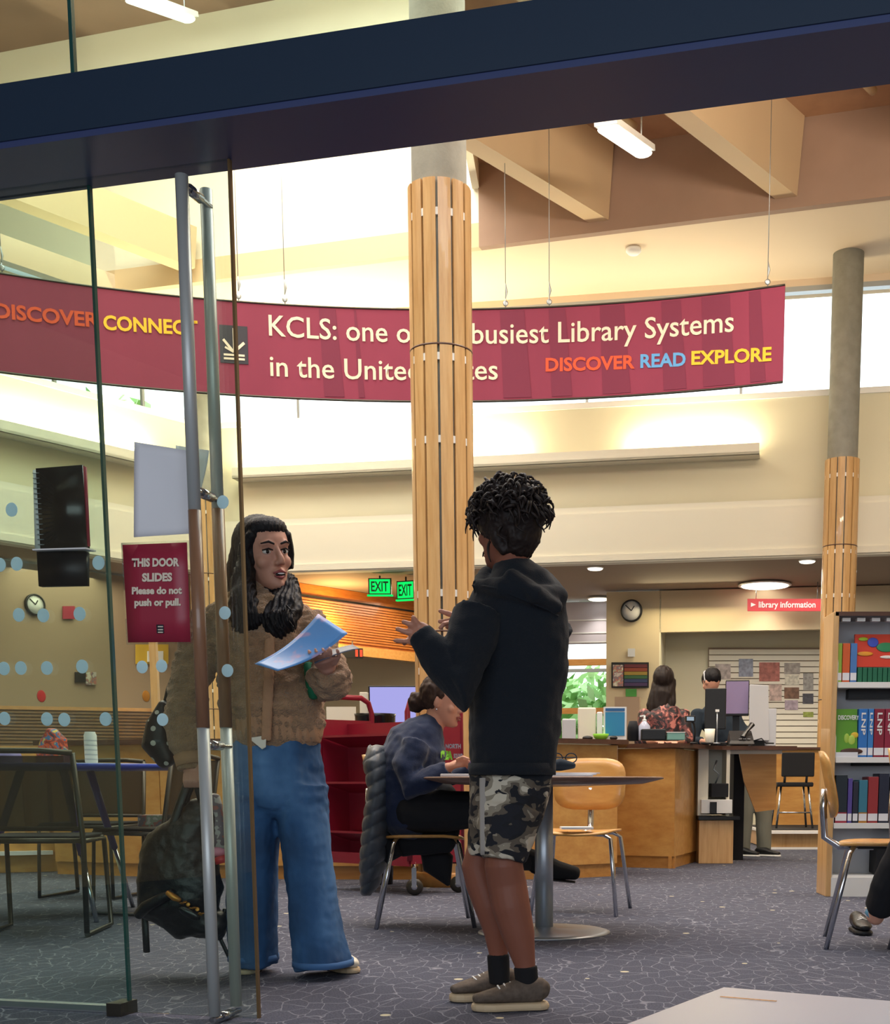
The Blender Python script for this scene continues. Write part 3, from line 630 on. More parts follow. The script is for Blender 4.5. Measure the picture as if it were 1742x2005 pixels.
for px, py_, D, lab in [(874, 1500, 8.9, 'large column clad in vertical maple slats in the middle, in front of the banner'), (1634, 1400, 15.9, 'distant maple slat column with grey concrete top beside the bookcase'), (404, 1200, 18.0, 'maple slat column far behind the glass door handles')]:
    t = column(px, py_, D, lab)
    for (a, b), me in zip(tiers, meshes):
        for i in range(13):
            o = link('slat', me, 'maple', t, world=False); o.location = (0, 0, a); o.rotation_euler = (0, 0, 2*pi*i/13+.12)
    for z in (1.705, Z1):
        link('joint_ring', ringme, 'dark_wood', t, world=False).location = (0, 0, z)
    m = M()
    for z in (4.3, 3.25+.18, 3.25-.33, 1.95, 1.45, .4):
        for i in range(13):
            a = 2*pi*(i+.5)/13+.12; m.box((.192*cos(a), .192*sin(a), z), (.02, .02, .045), a)
    m.build('clips', 'white', t, world=False, kind='stuff')
# ================================================================== BANNER
def circ(p, q, r):
    ax, ay, bx, by, cx, cy = p.x, p.y, q.x, q.y, r.x, r.y; d = 2*(ax*(by-cy)+bx*(cy-ay)+cx*(ay-by))
    ux = ((ax*ax+ay*ay)*(by-cy)+(bx*bx+by*by)*(cy-ay)+(cx*cx+cy*cy)*(ay-by))/d
    uy = ((ax*ax+ay*ay)*(cx-bx)+(bx*bx+by*by)*(ax-cx)+(cx*cx+cy*cy)*(bx-ax))/d
    return V((ux, uy, 0)), sqrt((ax-ux)**2+(ay-uy)**2)
b0, b1, b2 = P(0, 600, 13.0), P(900, 650, 13.95), P(1532, 650, 13.3)
BC, BRD = circ(b0, b1, b2)
def arc_at(px, py):
    u = (px-PPX)/FPX; v = -(py-PPY)/FPX; d = V((u, CT+v*ST, 0)); # camera at origin in plan
    A_ = d.dot(d); B_ = -2*d.dot(BC); C_ = BC.dot(BC)-BRD*BRD; dis = sqrt(max(0, B_*B_-4*A_*C_)); t1 = (-B_+dis)/(2*A_); t2 = (-B_-dis)/(2*A_)
    ts = [t for t in (t1, t2) if 9 < (d*t).y < 15.5]; t = min(ts, key=lambda t: abs((d*t).y-13.6))
    p = d*t; return V((p.x, p.y, 0))
def bp(px, z, off=0):
    p = arc_at(px, 670); n = (p-BC).normalized()
    if n.y > 0: n = -n
    q = p+n*off; return V((q.x, q.y, z))
ZB0, ZB1 = 4.62, 5.52
bt = thing('banner', tuple(bp(760, ZB0)), 'long curved dark red hanging banner with library slogans, strung across the hall', 'banner')
m = M(); N = 60; pxs = [-110+(1534+110)*i/N for i in range(N+1)]; vs = []
for off in (0, -.012):
    for z in (ZB0, ZB1):
        for x in pxs: vs.append(bp(x, z, off))
k = N+1; fs = []
for i in range(N): fs += [(i, i+1, k+i+1, k+i), (2*k+i+1, 2*k+i, 3*k+i, 3*k+i+1), (k+i, k+i+1, 3*k+i+1, 3*k+i), (i+1, i, 2*k+i, 2*k+i+1)]
fs += [(0, k, 3*k, 2*k), (k-1, 3*k-1, 4*k-1, 2*k-1)]
m.add(vs, fs, 0, False); m.build('cloth', 'banner_red', bt)
m = M()
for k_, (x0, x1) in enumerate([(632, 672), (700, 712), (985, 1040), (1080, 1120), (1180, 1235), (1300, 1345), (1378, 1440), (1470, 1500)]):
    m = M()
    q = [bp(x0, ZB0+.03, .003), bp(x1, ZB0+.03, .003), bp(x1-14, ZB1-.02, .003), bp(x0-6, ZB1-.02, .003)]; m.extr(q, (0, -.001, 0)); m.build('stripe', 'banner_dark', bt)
m = M(); m.tube([bp(x, ZB0, .0) for x in pxs], .012, 6); m.tube([bp(x, ZB1, .0) for x in pxs], .010, 6); m.build('rods', 'dark_metal', bt)
def zat(px, py): p = arc_at(px, py); return P(px, py, p.y).z
def btext(txt, x0, x1, ybase0, ybase1, capz, m_, bold=.0, lab=None):
    me = text_mesh(txt, bold); xs = [v.co.x for v in me.vertices]; a, b = min(xs), max(xs); z0, z1 = zat(x0, ybase0), zat(x1, ybase1)
    bm = bmesh.new(); bm.from_mesh(me); bmesh.ops.subdivide_edges(bm, edges=[e for e in bm.edges if e.calc_length() > .3], cuts=1); bm.to_mesh(me); bm.free()
    for v in me.vertices:
        f = (v.co.x-a)/(b-a); px = x0+(x1-x0)*f; v.co = bp(px, z0+(z1-z0)*f+v.co.y/.7*capz, .008)
    link('lettering', me, m_, bt, label=lab)
btext('KCLS: one of the busiest Library Systems', 527, 1436, 657, 649, .20, 'letter', .008, 'cream lettering KCLS: one of the busiest Library Systems')
btext('in the United States', 527, 974, 736, 743, .20, 'letter', .008, 'cream lettering in the United States')
btext('DISCOVER', 1068, 1243, 727, 721, .125, 'txt_orange', .03, 'orange lettering DISCOVER at the right end')
btext('READ', 1254, 1343, 720, 716, .125, 'txt_blue', .03, 'blue lettering READ')
btext('EXPLORE', 1354, 1511, 714, 706, .125, 'txt_yellow', .03, 'yellow lettering EXPLORE')
btext('DISCOVER', -6, 196, 622, 641, .13, 'txt_orange', .03, 'orange lettering DISCOVER at the left end')
btext('CONNECT', 204, 388, 645, 656, .13, 'txt_yellow', .03, 'yellow lettering CONNECT')
m = M(); z0, z1 = zat(458, 712), zat(458, 638); m.extr([bp(430, z0, .004), bp(485, z0, .004), bp(485, z1, .004), bp(430, z1, .004)], (0, -.002, 0)); m.build('logo_field', 'logo_black', bt)
m = M(); zc = z0+(z1-z0)*.30
for (xa, za, xb, zb_, w_) in [(437, .12, 478, .12, .02), (437, .22, 478, .22, .02), (457, .30, 457, .92, .03), (457, .30, 437, .62, .025), (457, .30, 440, .42, .02), (457, .30, 478, .56, .028)]:
    m.bar(bp(xa, z0+(z1-z0)*za, .008), bp(xb, z0+(z1-z0)*zb_, .008), .004, w_)
m.build('logo_mark', 'letter', bt)
for px in (12, 470, 560, 990, 1075, 1500):
    p = bp(px, ZB1); m = M(); m.cyl(p+V((0, 0, .10)), V((p.x, p.y, ZDK)), .004, n=5); m.lathe(p+V((0, 0, .05)), [(.022, -.004), (.028, 0), (.022, .004)], 12, R=Matrix.Rotation(pi/2, 3, 'X')); m.cyl(p, p+V((0, 0, .11)), .005, n=5)
    m.loft([p+V((0, 0, .10)), p+V((.012, 0, .16)), p+V((0, 0, .24))], [.006, .012, .004], n=6); m.build('hanger', 'steel', bt)
# ================================================================== THINGS ON THE GLASS
def gq(px, py, off): return G(px, py, off)
def panel_on_glass(name, lab, cat, pts, off, m_, th=.002, fn=None, parent=None):
    q = [G(x, y, off) for x, y in pts]; m = M(); m.sheet(q[0], q[1], q[2], q[3], 10, 10, fn=fn, th=th)
    return m.build(name, m_, parent, label=lab, cat=cat)
OL = -.010
t = thing('notice', tuple(G(308, 1160, OL)), 'dark red door notice with white lettering taped to the glass', 'sign')
m = M(); q = [G(x, y, OL) for x, y in [(251, 1258), (373, 1257), (366, 1062), (240, 1067)]]; m.sheet(*q, 4, 4, th=.001); m.build('sheet', 'sign_red', t)
m = M(); q2 = [G(x, y, OL+.002) for x, y in [(248, 1262), (377, 1260), (370, 1058), (237, 1063)]]; m.sheet(*q2, 1, 1, th=.0006); m.build('sleeve', 'glass_clear', t)
def gtext(txt, x0, y0, x1, y1, cap_px, off, m_, par, bold=.03):
    a = G(x0, y0, off); b = G(x1, y1, off); c = G(x0, y0-cap_px, off)
    me = text_mesh(txt, bold); xs = [v.co.x for v in me.vertices]; xa, xb = min(xs), max(xs)
    for v in me.vertices: v.co = a.lerp(b, (v.co.x-xa)/(xb-xa))+(c-a)*(v.co.y/.7)
    link('lettering', me, m_, par)
for txt, x0, x1, y in [('THIS DOOR', 258, 351, 1109), ('SLIDES', 278, 337, 1138), ('Please do not', 258, 356, 1163), ('push or pull.', 263, 354, 1186)]:
    gtext(txt, x0, y, x1, y-1, 15 if y < 1150 else 13, OL-.004, 'letter', t, .05)
m = M(); q = [G(x, y, OL-.003) for x, y in [(307, 1240), (321, 1240), (320, 1223), (306, 1223)]]; m.sheet(*q, 1, 1, th=.0005); m.build('emblem', 'logo_black', t)
m = M()
for y in (1227, 1233, 1238): m.bar(G(309, y, OL-.005), G(319, y, OL-.005), .0005, .003)
m.build('emblem_mark', 'letter', t)
panel_on_glass('paper_sheet', 'white paper notice taped high on the glass door, seen from its blank back', 'paper', [(262, 1052), (372, 1045), (380, 884), (263, 865)], -.018, 'paper', .0006, fn=lambda a, b: -.010*sin(a*3.1)*sin(b*3.0))
panel_on_glass('paper_sheet', 'white paper sheet with a curled corner behind the door handle', 'paper', [(352, 1040), (378, 1038), (406, 880), (345, 872)], .03, 'paper', .0006, fn=lambda a, b: .012*sin(a*2+b*3))
t = thing('booklet', tuple(G(125, 1030, .02)), 'black spiral bound booklet hanging on the left glass pane', 'booklet')
m = M(); q = [G(x, y, .026) for x, y in [(84, 1078), (176, 1074), (165, 912), (75, 919)]]; m.sheet(*q, 1, 1, th=.012); m.build('cover', 'black_gloss', t)
m = M(); q = [G(x, y, .020) for x, y in [(70, 1079), (84, 1078), (78, 919), (66, 921)]]; m.sheet(*q, 1, 1, th=.004); m.build('page_edge', 'paper', t)
m = M()
for i in range(15):
    y = 926+i*10.0; x = 71+i*.75; p = G(x, y, .016); m.lathe(p, [(.010, -.0012), (.0125, 0), (.010, .0012)], 10, R=Matrix.Rotation(radians(15), 3, 'X'))
m.build('spiral', 'steel', t, kind='stuff')
m = M(); q = [G(x, y, .020) for x, y in [(173, 1070), (177, 1070), (170, 915), (165, 913)]]; m.sheet(*q, 1, 1, th=.006); m.build('page_block', 'sign_red', t)
t = thing('door_sensor', tuple(G(128, 1115, .02)), 'black box with a white top edge fixed to the glass under the booklet', 'box')
m = M(); q = [G(x, y, .020) for x, y in [(84, 1150), (175, 1148), (175, 1082), (80, 1081)]]; m.sheet(*q, 1, 1, th=.02); m.build('body', 'black', t)
m = M(); m.bar(G(74, 1079, .0), G(178, 1076, .0), .05, .004); m.build('top_edge', 'white', t)
# ================================================================== SERVICE DESK
dk = thing('service_desk', (-.8, 9.9, 0), 'long curved maple front service desk with a dark top across the hall', 'desk')
front = [V(p+(0,)) for p in [(-3.95, 9.97), (-3.0, 9.62), (-2.0, 9.42), (-1.0, 9.38), (-.07, 9.42), (.42, 9.75), (.44, 10.80), (.93, 10.62), (1.24, 11.6)]]
for a, b in zip(front[:-1], front[1:]):
    d = (b-a).normalized(); g_ = .004
    m = M(); m.wall(a+d*g_, b-d*g_, .10, .985, .05); m.build('panel', 'maple_h' if False else 'ply', dk)
    n = V((-d.y, d.x, 0)); m = M(); m.wall(a+n*.02, b+n*.02, 0, .10, .03); m.build('plinth', 'maple_h', dk)
m = M()
tops = [(-4.05, 9.92), (-3.02, 9.55), (-2.0, 9.34), (-1.0, 9.30), (-.03, 9.34), (.50, 9.70), (.52, 10.72), (.96, 10.52), (1.4, 11.3), (2.06, 11.35), (1.9, 11.8), (1.2, 12.1), (.3, 11.6), (.0, 10.2), (-1, 10.05), (-2, 10.1), (-3, 10.35), (-3.9, 10.7)]
m.prism(tops, .99, 1.025); m.build('worktop', 'black_gloss' if False else 'dark_wood', dk)
# left low slatted partition behind the desk
t = thing('slatted_partition', (-4.6, 11.4, 0), 'low wooden partition with narrow horizontal slats at the far left behind the desk', 'partition')
pa, pb = P(-80, 1400, 10.9), P(306, 1400, 11.4); pa.z = pb.z = 0
z1 = ZP(1383, 11.1)
m = M(); m.wall(pa, pb, 0, z1, .06); m.build('panel', 'maple_h', t)
m = M(); nn = V((pb.y-pa.y, -(pb.x-pa.x), 0)).normalized()
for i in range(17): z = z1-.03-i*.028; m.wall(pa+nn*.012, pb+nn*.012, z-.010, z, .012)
m.build('slats', 'slat_shadow', t, kind='stuff')  # dark strips colour in the shade between slats, laid on the panel
m = M(); m.bar(pb+V((0, 0, 0)), pb+V((0, 0, ZP(1255, 11.4))), .06, .06, up=V((0, 1, 0))); tag(m.build('post', 'maple'), 'slim maple post standing at the right end of the slatted partition', 'post')
# lower left storage: white strip + box behind chairs
t = thing('low_cabinet', tuple(P(40, 1620, 9.8)), 'pale low cabinet with a white top edge behind the dark chair at the far left', 'cabinet')
a, b = P(-60, 1500, 10.05), P(104, 1500, 10.3); a.z = b.z = 0
m = M(); m.wall(a, b, .0, .99, .3); m.build('body', 'ply', t); m = M(); m.wall(a-V((0, .1, 0)), b-V((0, .1, 0)), .14, .17, .1); m.build('edge_strip', 'white', t)
m = M()
for i in range(3): c = a.lerp(b, .2+i*.3); m.box((c.x, c.y-.012, .6), (.16, .02, .62), 0)
m.build('door_panels', 'maple', t)
# ================================================================== BOOK CART
t = thing('book_cart', (-1.5, 8.6, 0), 'dark red metal book cart with looped end handles, behind the blue jeans', 'book cart')
O = P(630, 1600, 8.55); O.z = 0; e1 = V((.77, .64, 0))*.40; e2 = V((.68, -.73, 0)).normalized()*.60
e2 = V((.64, -.50, 0))
zt = ZP(1405, 8.4)
for k, o in enumerate((O, O+e2)):
    ez = V((0, 0, 1)); hz = ZP(1362, 8.5 if k == 0 else 8.1)
    m = M(); pts = [o+V((0, 0, .22)), o+V((0, 0, hz-.10)), o+e1*.06+V((0, 0, hz-.03)), o+e1*.2+V((0, 0, hz)), o+e1*.8+V((0, 0, hz)), o+e1*.94+V((0, 0, hz-.03)), o+e1+V((0, 0, hz-.10)), o+e1+V((0, 0, .22))]
    m.tube(pts, .018, 8); m.build('handle', 'cart_red', t)
    m = M(); m.extr([o+V((0, 0, .2)), o+e1+V((0, 0, .2)), o+e1+V((0, 0, hz-.15)), o+V((0, 0, hz-.15))], e2.normalized()*.012); m.build('end_panel', 'cart_red', t)
    for s in (.08, .92):
        c = o+e1*s+V((0, 0, .055)); w_ = thing('caster', tuple(c)); w_.parent = t; w_.matrix_parent_inverse = wm(t).inverted()
        m = M(); m.lathe(c, [(.02, -.016), (.052, -.014), (.055, 0), (.052, .014), (.02, .016)], 18, R=Matrix.Rotation(pi/2, 3, 'X')); m.build('wheel', 'dark_metal', w_)
        m = M(); m.lathe(c, [(.018, -.022), (.024, 0), (.018, .022)], 14, R=Matrix.Rotation(pi/2, 3, 'X')); m.build('hub', 'chrome', w_)
        m = M(); m.bar(c+V((.0, -.02, 0)), c+V((0, -.02, .12)), .03, .006, up=V((0, 1, 0))); m.cyl(c+V((0, 0, .08)), c+V((0, 0, .16)), .012, n=8); m.build('fork', 'chrome', w_)
for i, z in enumerate((1.0, .70, .38)):
    for sd in (0, 1):
        base = O+e1*(.5*sd); m = M()
        a = base+e2*.03; b = base+e2*.97; o1 = e1*.5
        m.hexa([a+V((0, 0, z)), b+V((0, 0, z)), b+o1+V((0, 0, z-.06 if not sd else z)), a+o1+V((0, 0, z-.06 if not sd else z))], [p+V((0, 0, .014)) for p in (a+V((0, 0, z)), b+V((0, 0, z)), b+o1+V((0, 0, z-.06 if not sd else z)), a+o1+V((0, 0, z-.06 if not sd else z)))]); m.build('shelf', 'cart_red', t)
m = M(); a = O+e1*.5; m.extr([a+V((0, 0, .22)), a+e2+V((0, 0, .22)), a+e2+V((0, 0, zt-.03)), a+V((0, 0, zt-.03))], e1.normalized()*.01); m.build('centre_panel', 'cart_red', t)
m = M(); m.bar(O+V((0, 0, .22)), O+e2+V((0, 0, .22)), .02, .07); m.bar(O+e1+V((0, 0, .22)), O+e1+e2+V((0, 0, .22)), .02, .07); m.build('frame_rail', 'cart_red', t)
# bin and monitor behind the cart
p = P(735, 1440, 9.0); m = M(); m.lathe((p.x, p.y, .0), [(.10, 0), (.12, .3), (.14, ZP(1398, 9.0)-.02), (.145, ZP(1398, 9.0)), (.135, ZP(1398, 9.0))], 20); tag(m.build('bin', 'black_gloss'), 'tall black bin standing between the two handles of the red cart', 'bin')
def monitor(px0, px1, py0, py1, D, lab, scr, rz=0, side=True, base=1.03, back=False):
    a = P(px0, (py0+py1)/2, D); b = P(px1, (py0+py1)/2, D); z1 = ZP(py0, D); z0 = ZP(py1, D); c = (a+b)/2; wd = (b-a).length
    t = thing('monitor', (c.x, c.y, base), lab, 'monitor')
    R = Matrix.Rotation(rz, 3, 'Z'); cc = V((c.x, c.y, (z0+z1)/2))
    m = M(); m.box(cc, (wd, .035, z1-z0), rz); m.build('bezel', 'black', t, bevel=.006)
    m = M(); m.box(cc+R@V((0, -.019, .005)), (wd*.94, .003, (z1-z0)*.90), rz); m.build('screen', scr, t)
    m = M(); m.box(V((c.x, c.y+.05, (base+z0)/2+.05)), (.06, .03, max(.06, z0-base+.12)), rz); m.build('stand', 'black', t)
    m = M(); m.box(V((c.x, c.y+.03, base+.008)), (.22, .18, .016), rz); m.build('foot', 'black', t, bevel=.004)
    return t
monitor(722, 832, 1343, 1425, 9.75, 'large monitor with a lilac screen on the desk behind the red cart', 'screen_lilac')
p = P(716, 1380, 9.9); m = M(); m.box((p.x, p.y, 1.2), (.06, .22, .36)); tag(m.build('file_box', 'white_warm', bevel=.004), 'upright cream box beside the large lilac monitor', 'box')
# papers / holder on desk behind jacket
p = P(668, 1398, 9.75); m = M(); m.box((p.x, p.y, 1.03+.12), (.22, .02, .24)); tag(m.build('leaflet_holder', 'white_warm'), 'cream leaflet board on the desk seen through the left cart handle', 'leaflet')
# red lit sign behind
p = P(690, 1279, 19.1); t = thing('lit_sign', tuple(p), 'small black sign with glowing red digits under the wooden bulkhead', 'sign')
m = M(); m.box(p, (.30, .06, .14), .3); m.cyl(p, V((p.x, p.y, 2.75)), .01, n=6); m.build('case', 'black', t); m = M()
R = Matrix.Rotation(.3, 3, 'Z')
for i in range(2): m.box(p+R@V((.055+.065*i, -.034, 0)), (.038, .004, .10), .3)
m.build('digits', 'red_led', t)
# exit signs
for x0, x1, y0, y1, D, rz, lab in [(724, 764, 1134, 1163, 18.0, 0, 'left green EXIT sign under the fascia left of the maple column'), (778, 812, 1139, 1172, 18.1, -.35, 'green EXIT sign angled away, touching the edge of the maple column')]:
    a = P(x0, y1, D); b = P(x1, y1, D); z1 = ZP(y0, D); c = V(((a.x+b.x)/2, D, (a.z+z1)/2)); wd = b.x-a.x; R = Matrix.Rotation(rz, 3, 'Z')
    t = thing('exit_sign', tuple(c), lab, 'exit sign', 'green exit signs')
    m = M(); m.box(c, (wd*1.12, .04, z1-a.z+.02), rz); m.build('frame', 'dark_metal', t)
    m = M(); m.box(c+V((0, 0, -(z1-a.z)/2-.02)), (wd*1.25, .05, .02), rz); m.build('sill', 'exit_green', t)
    m = M(); m.box(c+R@V((0, -.022, 0)), (wd, .004, z1-a.z-.01), rz); m.build('face', 'exit_green', t)
    m = M(); m.cyl(c+V((0, 0, (z1-a.z)/2)), V((c.x, c.y, ZF if D > 16.5 else max(ZF, c.z+.3))), .012, n=6); m.build('stem', 'dark_metal', t)
    text_on('lettering', 'EXIT', c+R@V((-wd*.42, -.027, -(z1-a.z)*.33)), R@V((1, 0, 0)), (z1-a.z)*.66, wd*.84, mat('exit_letter', '#0A5A2A', .5), t, bold=.02, nrm=R@V((0, -1, 0)))
# ================================================================== LEFT BLUE TABLE AND MESH CHAIRS
t = thing('study_table', tuple(F(178, 1790)), 'round study table with a bright blue edge and purple legs behind the left glass', 'table')
c = P(120, 1500, 6.9); R_ = P(332, 1500, 6.9).x-c.x; zt = ZP(1497, 6.9)
m = M(); m.lathe((c.x, c.y, zt-.03), [(R_-.02, 0), (R_, .012), (R_, .028), (R_-.004, .03)], 56); m.build('edge', 'blue_edge', t)
m = M(); m.lathe((c.x, c.y, zt), [(R_-.006, 0), (R_-.006, .002)], 56); m.build('table_top', 'laminate', t)
for px, py_, D in ((165, 1800, 6.5), (-40, 1760, 6.9), (235, 1740, 7.3)):
    top = V((c.x+(P(px, py_, D).x-c.x)*.45, c.y+(D-c.y)*.6, zt-.03)); bot = P(px+24 if px > 0 else px-15, py_, D); bot.z = 0
    md = top.lerp(bot, .56)
    m = M(); m.cyl(top, md, .022, .019, n=14); m.build('leg', 'purple_metal', t)
    m = M(); m.cyl(md, bot, .014, .012, n=12); m.build('leg_tip', 'chrome', t)
def put(name, lab, cat, p, fn, m_): m = M(); fn(m, p); o = m.build(name, m_); return tag(o, lab, cat)
p = P(179, 1490, 6.7); t = thing('drink_can', (p.x, p.y, zt+.002), 'tall white drinks can with grey print on the blue edged table', 'can')
m = M(); m.lathe((p.x, p.y, zt+.002), [(.026, 0), (.032, .008), (.032, .145), (.026, .158), (.026, .162)], 24); m.build('body', 'white', t)
m = M()
for i in range(5): m.lathe((p.x, p.y, zt+.02+i*.024), [(.0323, 0), (.0325, .004), (.0323, .008)], 24)
m.build('print', 'grey_light', t)
p = P(103, 1475, 7.1); m = M(); m.loft([V((p.x, p.y, zt)), V((p.x, p.y, zt+.06)), V((p.x+.01, p.y, zt+.14)), V((p.x, p.y, zt+.19))], [(.095, .05), (.09, .055), (.07, .04), (.03, .02)], n=16, side=(1, 0, 0)); tag(link('pouch', remesh(m, .008, 2, lambda c_, n: .006*nz(c_, (30, 30, 30))), 'bouquet'), 'colourful patterned pouch on the blue edged table behind the mesh chair', 'bag')
p = P(133, 1492, 6.6); m = M(); m.lathe((p.x, p.y, zt+.002), [(.02, 0), (.022, .04), (.018, .05)], 16); tag(m.build('jar', 'pink'), 'small pink and white jar beside the white can', 'jar')
p = P(8, 1478, 6.9); m = M(); m.loft([V((p.x-.12, p.y, zt+.03)), V((p.x+.06, p.y, zt+.03))], [(.06, .05)]*2, n=14, side=(0, 1, 0)); tag(link('cloth_bag', remesh(m, .008, 2), 'purple'), 'small purple cloth bag at the left edge of the blue table', 'bag')
def mesh_chair(loc, rz, lab):
    t = thing('mesh_chair', loc, lab, 'chair', 'dark mesh chairs at the blue table', rz=rz)
    fr = 'dark_metal'
    for s in (-1, 1):
        m = M(); m.tube([(s*.24, -.22, .02), (s*.24, -.20, .44), (s*.23, -.27, .84)], .013, 8); m.build('back_post', fr, t, world=False)
        m = M(); m.tube([(s*.24, -.22, .014), (s*.24, .24, .014), (s*.23, .22, .44), (s*.23, -.20, .44)], .012, 8); m.build('leg', fr, t, world=False)
    m = M(); m.sheet((-.22, -.215, .50), (.22, -.215, .50), (.22, -.27, .83), (-.22, -.27, .83), 10, 10, th=.004, fn=lambda a, b: .02*sin(a*pi)); m.build('backrest', 'mesh_weave', t, world=False)
    m = M(); m.tube([(-.23, -.272, .84), (-.1, -.292, .85), (.1, -.292, .85), (.23, -.272, .84)], .013, 8); m.tube([(-.23, -.21, .50), (.23, -.21, .50)], .011, 8); m.build('back_rail', fr, t, world=False)
    m = M(); m.sheet((-.22, -.19, .455), (.22, -.19, .455), (.22, .23, .455), (-.22, .23, .455), 8, 8, th=.012, fn=lambda a, b: -.012*sin(a*pi)*sin(b*pi)); m.build('seat', 'black_soft', t, world=False)
    m = M(); m.tube([(-.23, .22, .445), (.23, .22, .445)], .012, 8); m.tube([(-.23, -.2, .445), (.23, -.2, .445)], .012, 8); m.build('seat_rail', fr, t, world=False)
    return t
mw = bpy.data.materials.new('mesh_weave'); mw.use_nodes = True; nt = mw.node_tree; b = nt.nodes['Principled BSDF']; b.inputs['Base Color'].default_value = lin('#2E2820'); b.inputs['Roughness'].default_value = .8
tr = nt.nodes.new('ShaderNodeBsdfTransparent'); mxs = nt.nodes.new('ShaderNodeMixShader'); mxs.inputs[0].default_value = .72
nt.links.new(tr.outputs[0], mxs.inputs[1]); nt.links.new(b.outputs[0], mxs.inputs[2]); nt.links.new(mxs.outputs[0], nt.nodes['Material Output'].inputs[0]); MATS['mesh_weave'] = mw
mc = mesh_chair((P(50, 1840, 5.8).x, 6.05, 0), radians(6), 'dark mesh chair nearest the glass, with its back to the lobby at the left edge')
dup(mc, (P(185, 1700, 8.0).x, 8.0, 0), radians(172), 'dark mesh chair on the far side of the blue table, behind the white can')
dup(mc, (P(275, 1800, 6.7).x, 7.0, 0), radians(75), 'dark mesh chair at the right end of the blue table, beside the black handbag')
p = P(318, 1602, 7.0); m = M(); m.box((p.x, p.y, .505), (.22, .20, .06), .1); tag(m.build('book', 'flyer_print', bevel=.003), 'grey patterned folder lying on the chair beside the black handbag', 'folder')
# notices on left wall
def wallpanel(name, px0, py0, px1, py1, a, b, m_, lab, cat, th=.02, off=.02, parent=None, inner=None):
    n = V((b[1]-a[1], -(b[0]-a[0]), 0)).normalized(); A_ = V((a[0], a[1], 0))+n*off; B_ = V((b[0], b[1], 0))+n*off
    q = [L(px0, py1, A_, B_), L(px1, py1, A_, B_), L(px1, py0, A_, B_), L(px0, py0, A_, B_)]
    m = M(); m.extr(q, -n*th if False else n*th); o = m.build(name, m_, parent)
    return tag(o, lab, cat) if parent is None else tag(o, lab)
wallpanel('notice', 146, 1316, 166, 1336, Q0, Q1, 'black', 'black and white photo notice on the brownish wall at left, lower half', 'notice')
wallpanel('notice', 167, 1316, 187, 1341, Q0, Q1, 'flyer_print', 'small grey photo print beside the black notice on the left wall', 'notice')
wallpanel('fire_alarm', 122, 1187, 145, 1212, Q0, Q1, 'sign_red', 'small red box on the brownish wall at left', 'alarm')
qn = V((Q1.y-Q0.y, -(Q1.x-Q0.x), 0)).normalized()
for px, mm, lab in ((81, 'red_plastic', 'small red oval sticker above the slatted partition'), (286, 'gold', 'small orange oval sticker left of the tan jacket sleeve')):
    c = L(px, 1363, Q0+qn*.005, Q1+qn*.005); m = M(); m.ell(c, (.062, .006, .078), Matrix.Rotation(atan2(Q1.y-Q0.y, Q1.x-Q0.x), 3, 'Z')); tag(m.build('oval_sticker', mm), lab, 'sticker')
t = thing('notice_board', tuple(L(295, 1290, Q0, Q1)), 'yellow poster on the wall just below the red door notice', 'poster')
wallpanel('poster', 265, 1262, 328, 1300, Q0, Q1, mat('yellow_poster', '#D9B23A', .7), None, None, parent=t)
wallpanel('poster_label', 288, 1275, 318, 1296, Q0, Q1, 'paper', None, None, off=.045, parent=t)
def clock(px, py, rpx, a, b, lab, hands=((.5, 1.0), (.75, 2.4))):
    n = V((b[1]-a[1], -(b[0]-a[0]), 0)).normalized(); A_ = V((a[0], a[1], 0))+n*.03; B_ = V((b[0], b[1], 0))+n*.03
    c = L(px, py, A_, B_); r = abs((L(px+rpx, py, A_, B_)-c).length)*.97; q = n.to_track_quat('Z', 'Y').to_matrix()
    r = min(r, abs(L(px, py-rpx, A_, B_).z-c.z))
    t = thing('wall_clock', tuple(c), lab, 'clock')
    m = M(); m.lathe(c, [(r, -.02), (r, .025), (r*.86, .03), (r*.86, .01)], 32, R=q); m.build('rim', 'black', t)
    m = M(); m.lathe(c, [(r*.87, .0), (r*.87, .012)], 32, R=q); m.build('face', 'white', t)
    for l_, an in hands:
        d = q@V((cos(an), sin(an), 0)); m = M(); m.bar(c+n*.018, c+n*.018+d*r*l_, .012, .006, up=n); m.build('hand', 'black', t)
clock(1236, 1196, 22, K0, K1, 'round black rimmed wall clock on the cream wall right of the tall window')
clock(68, 1184, 21, Q0, Q1, 'round wall clock on the brownish wall behind the left glass')
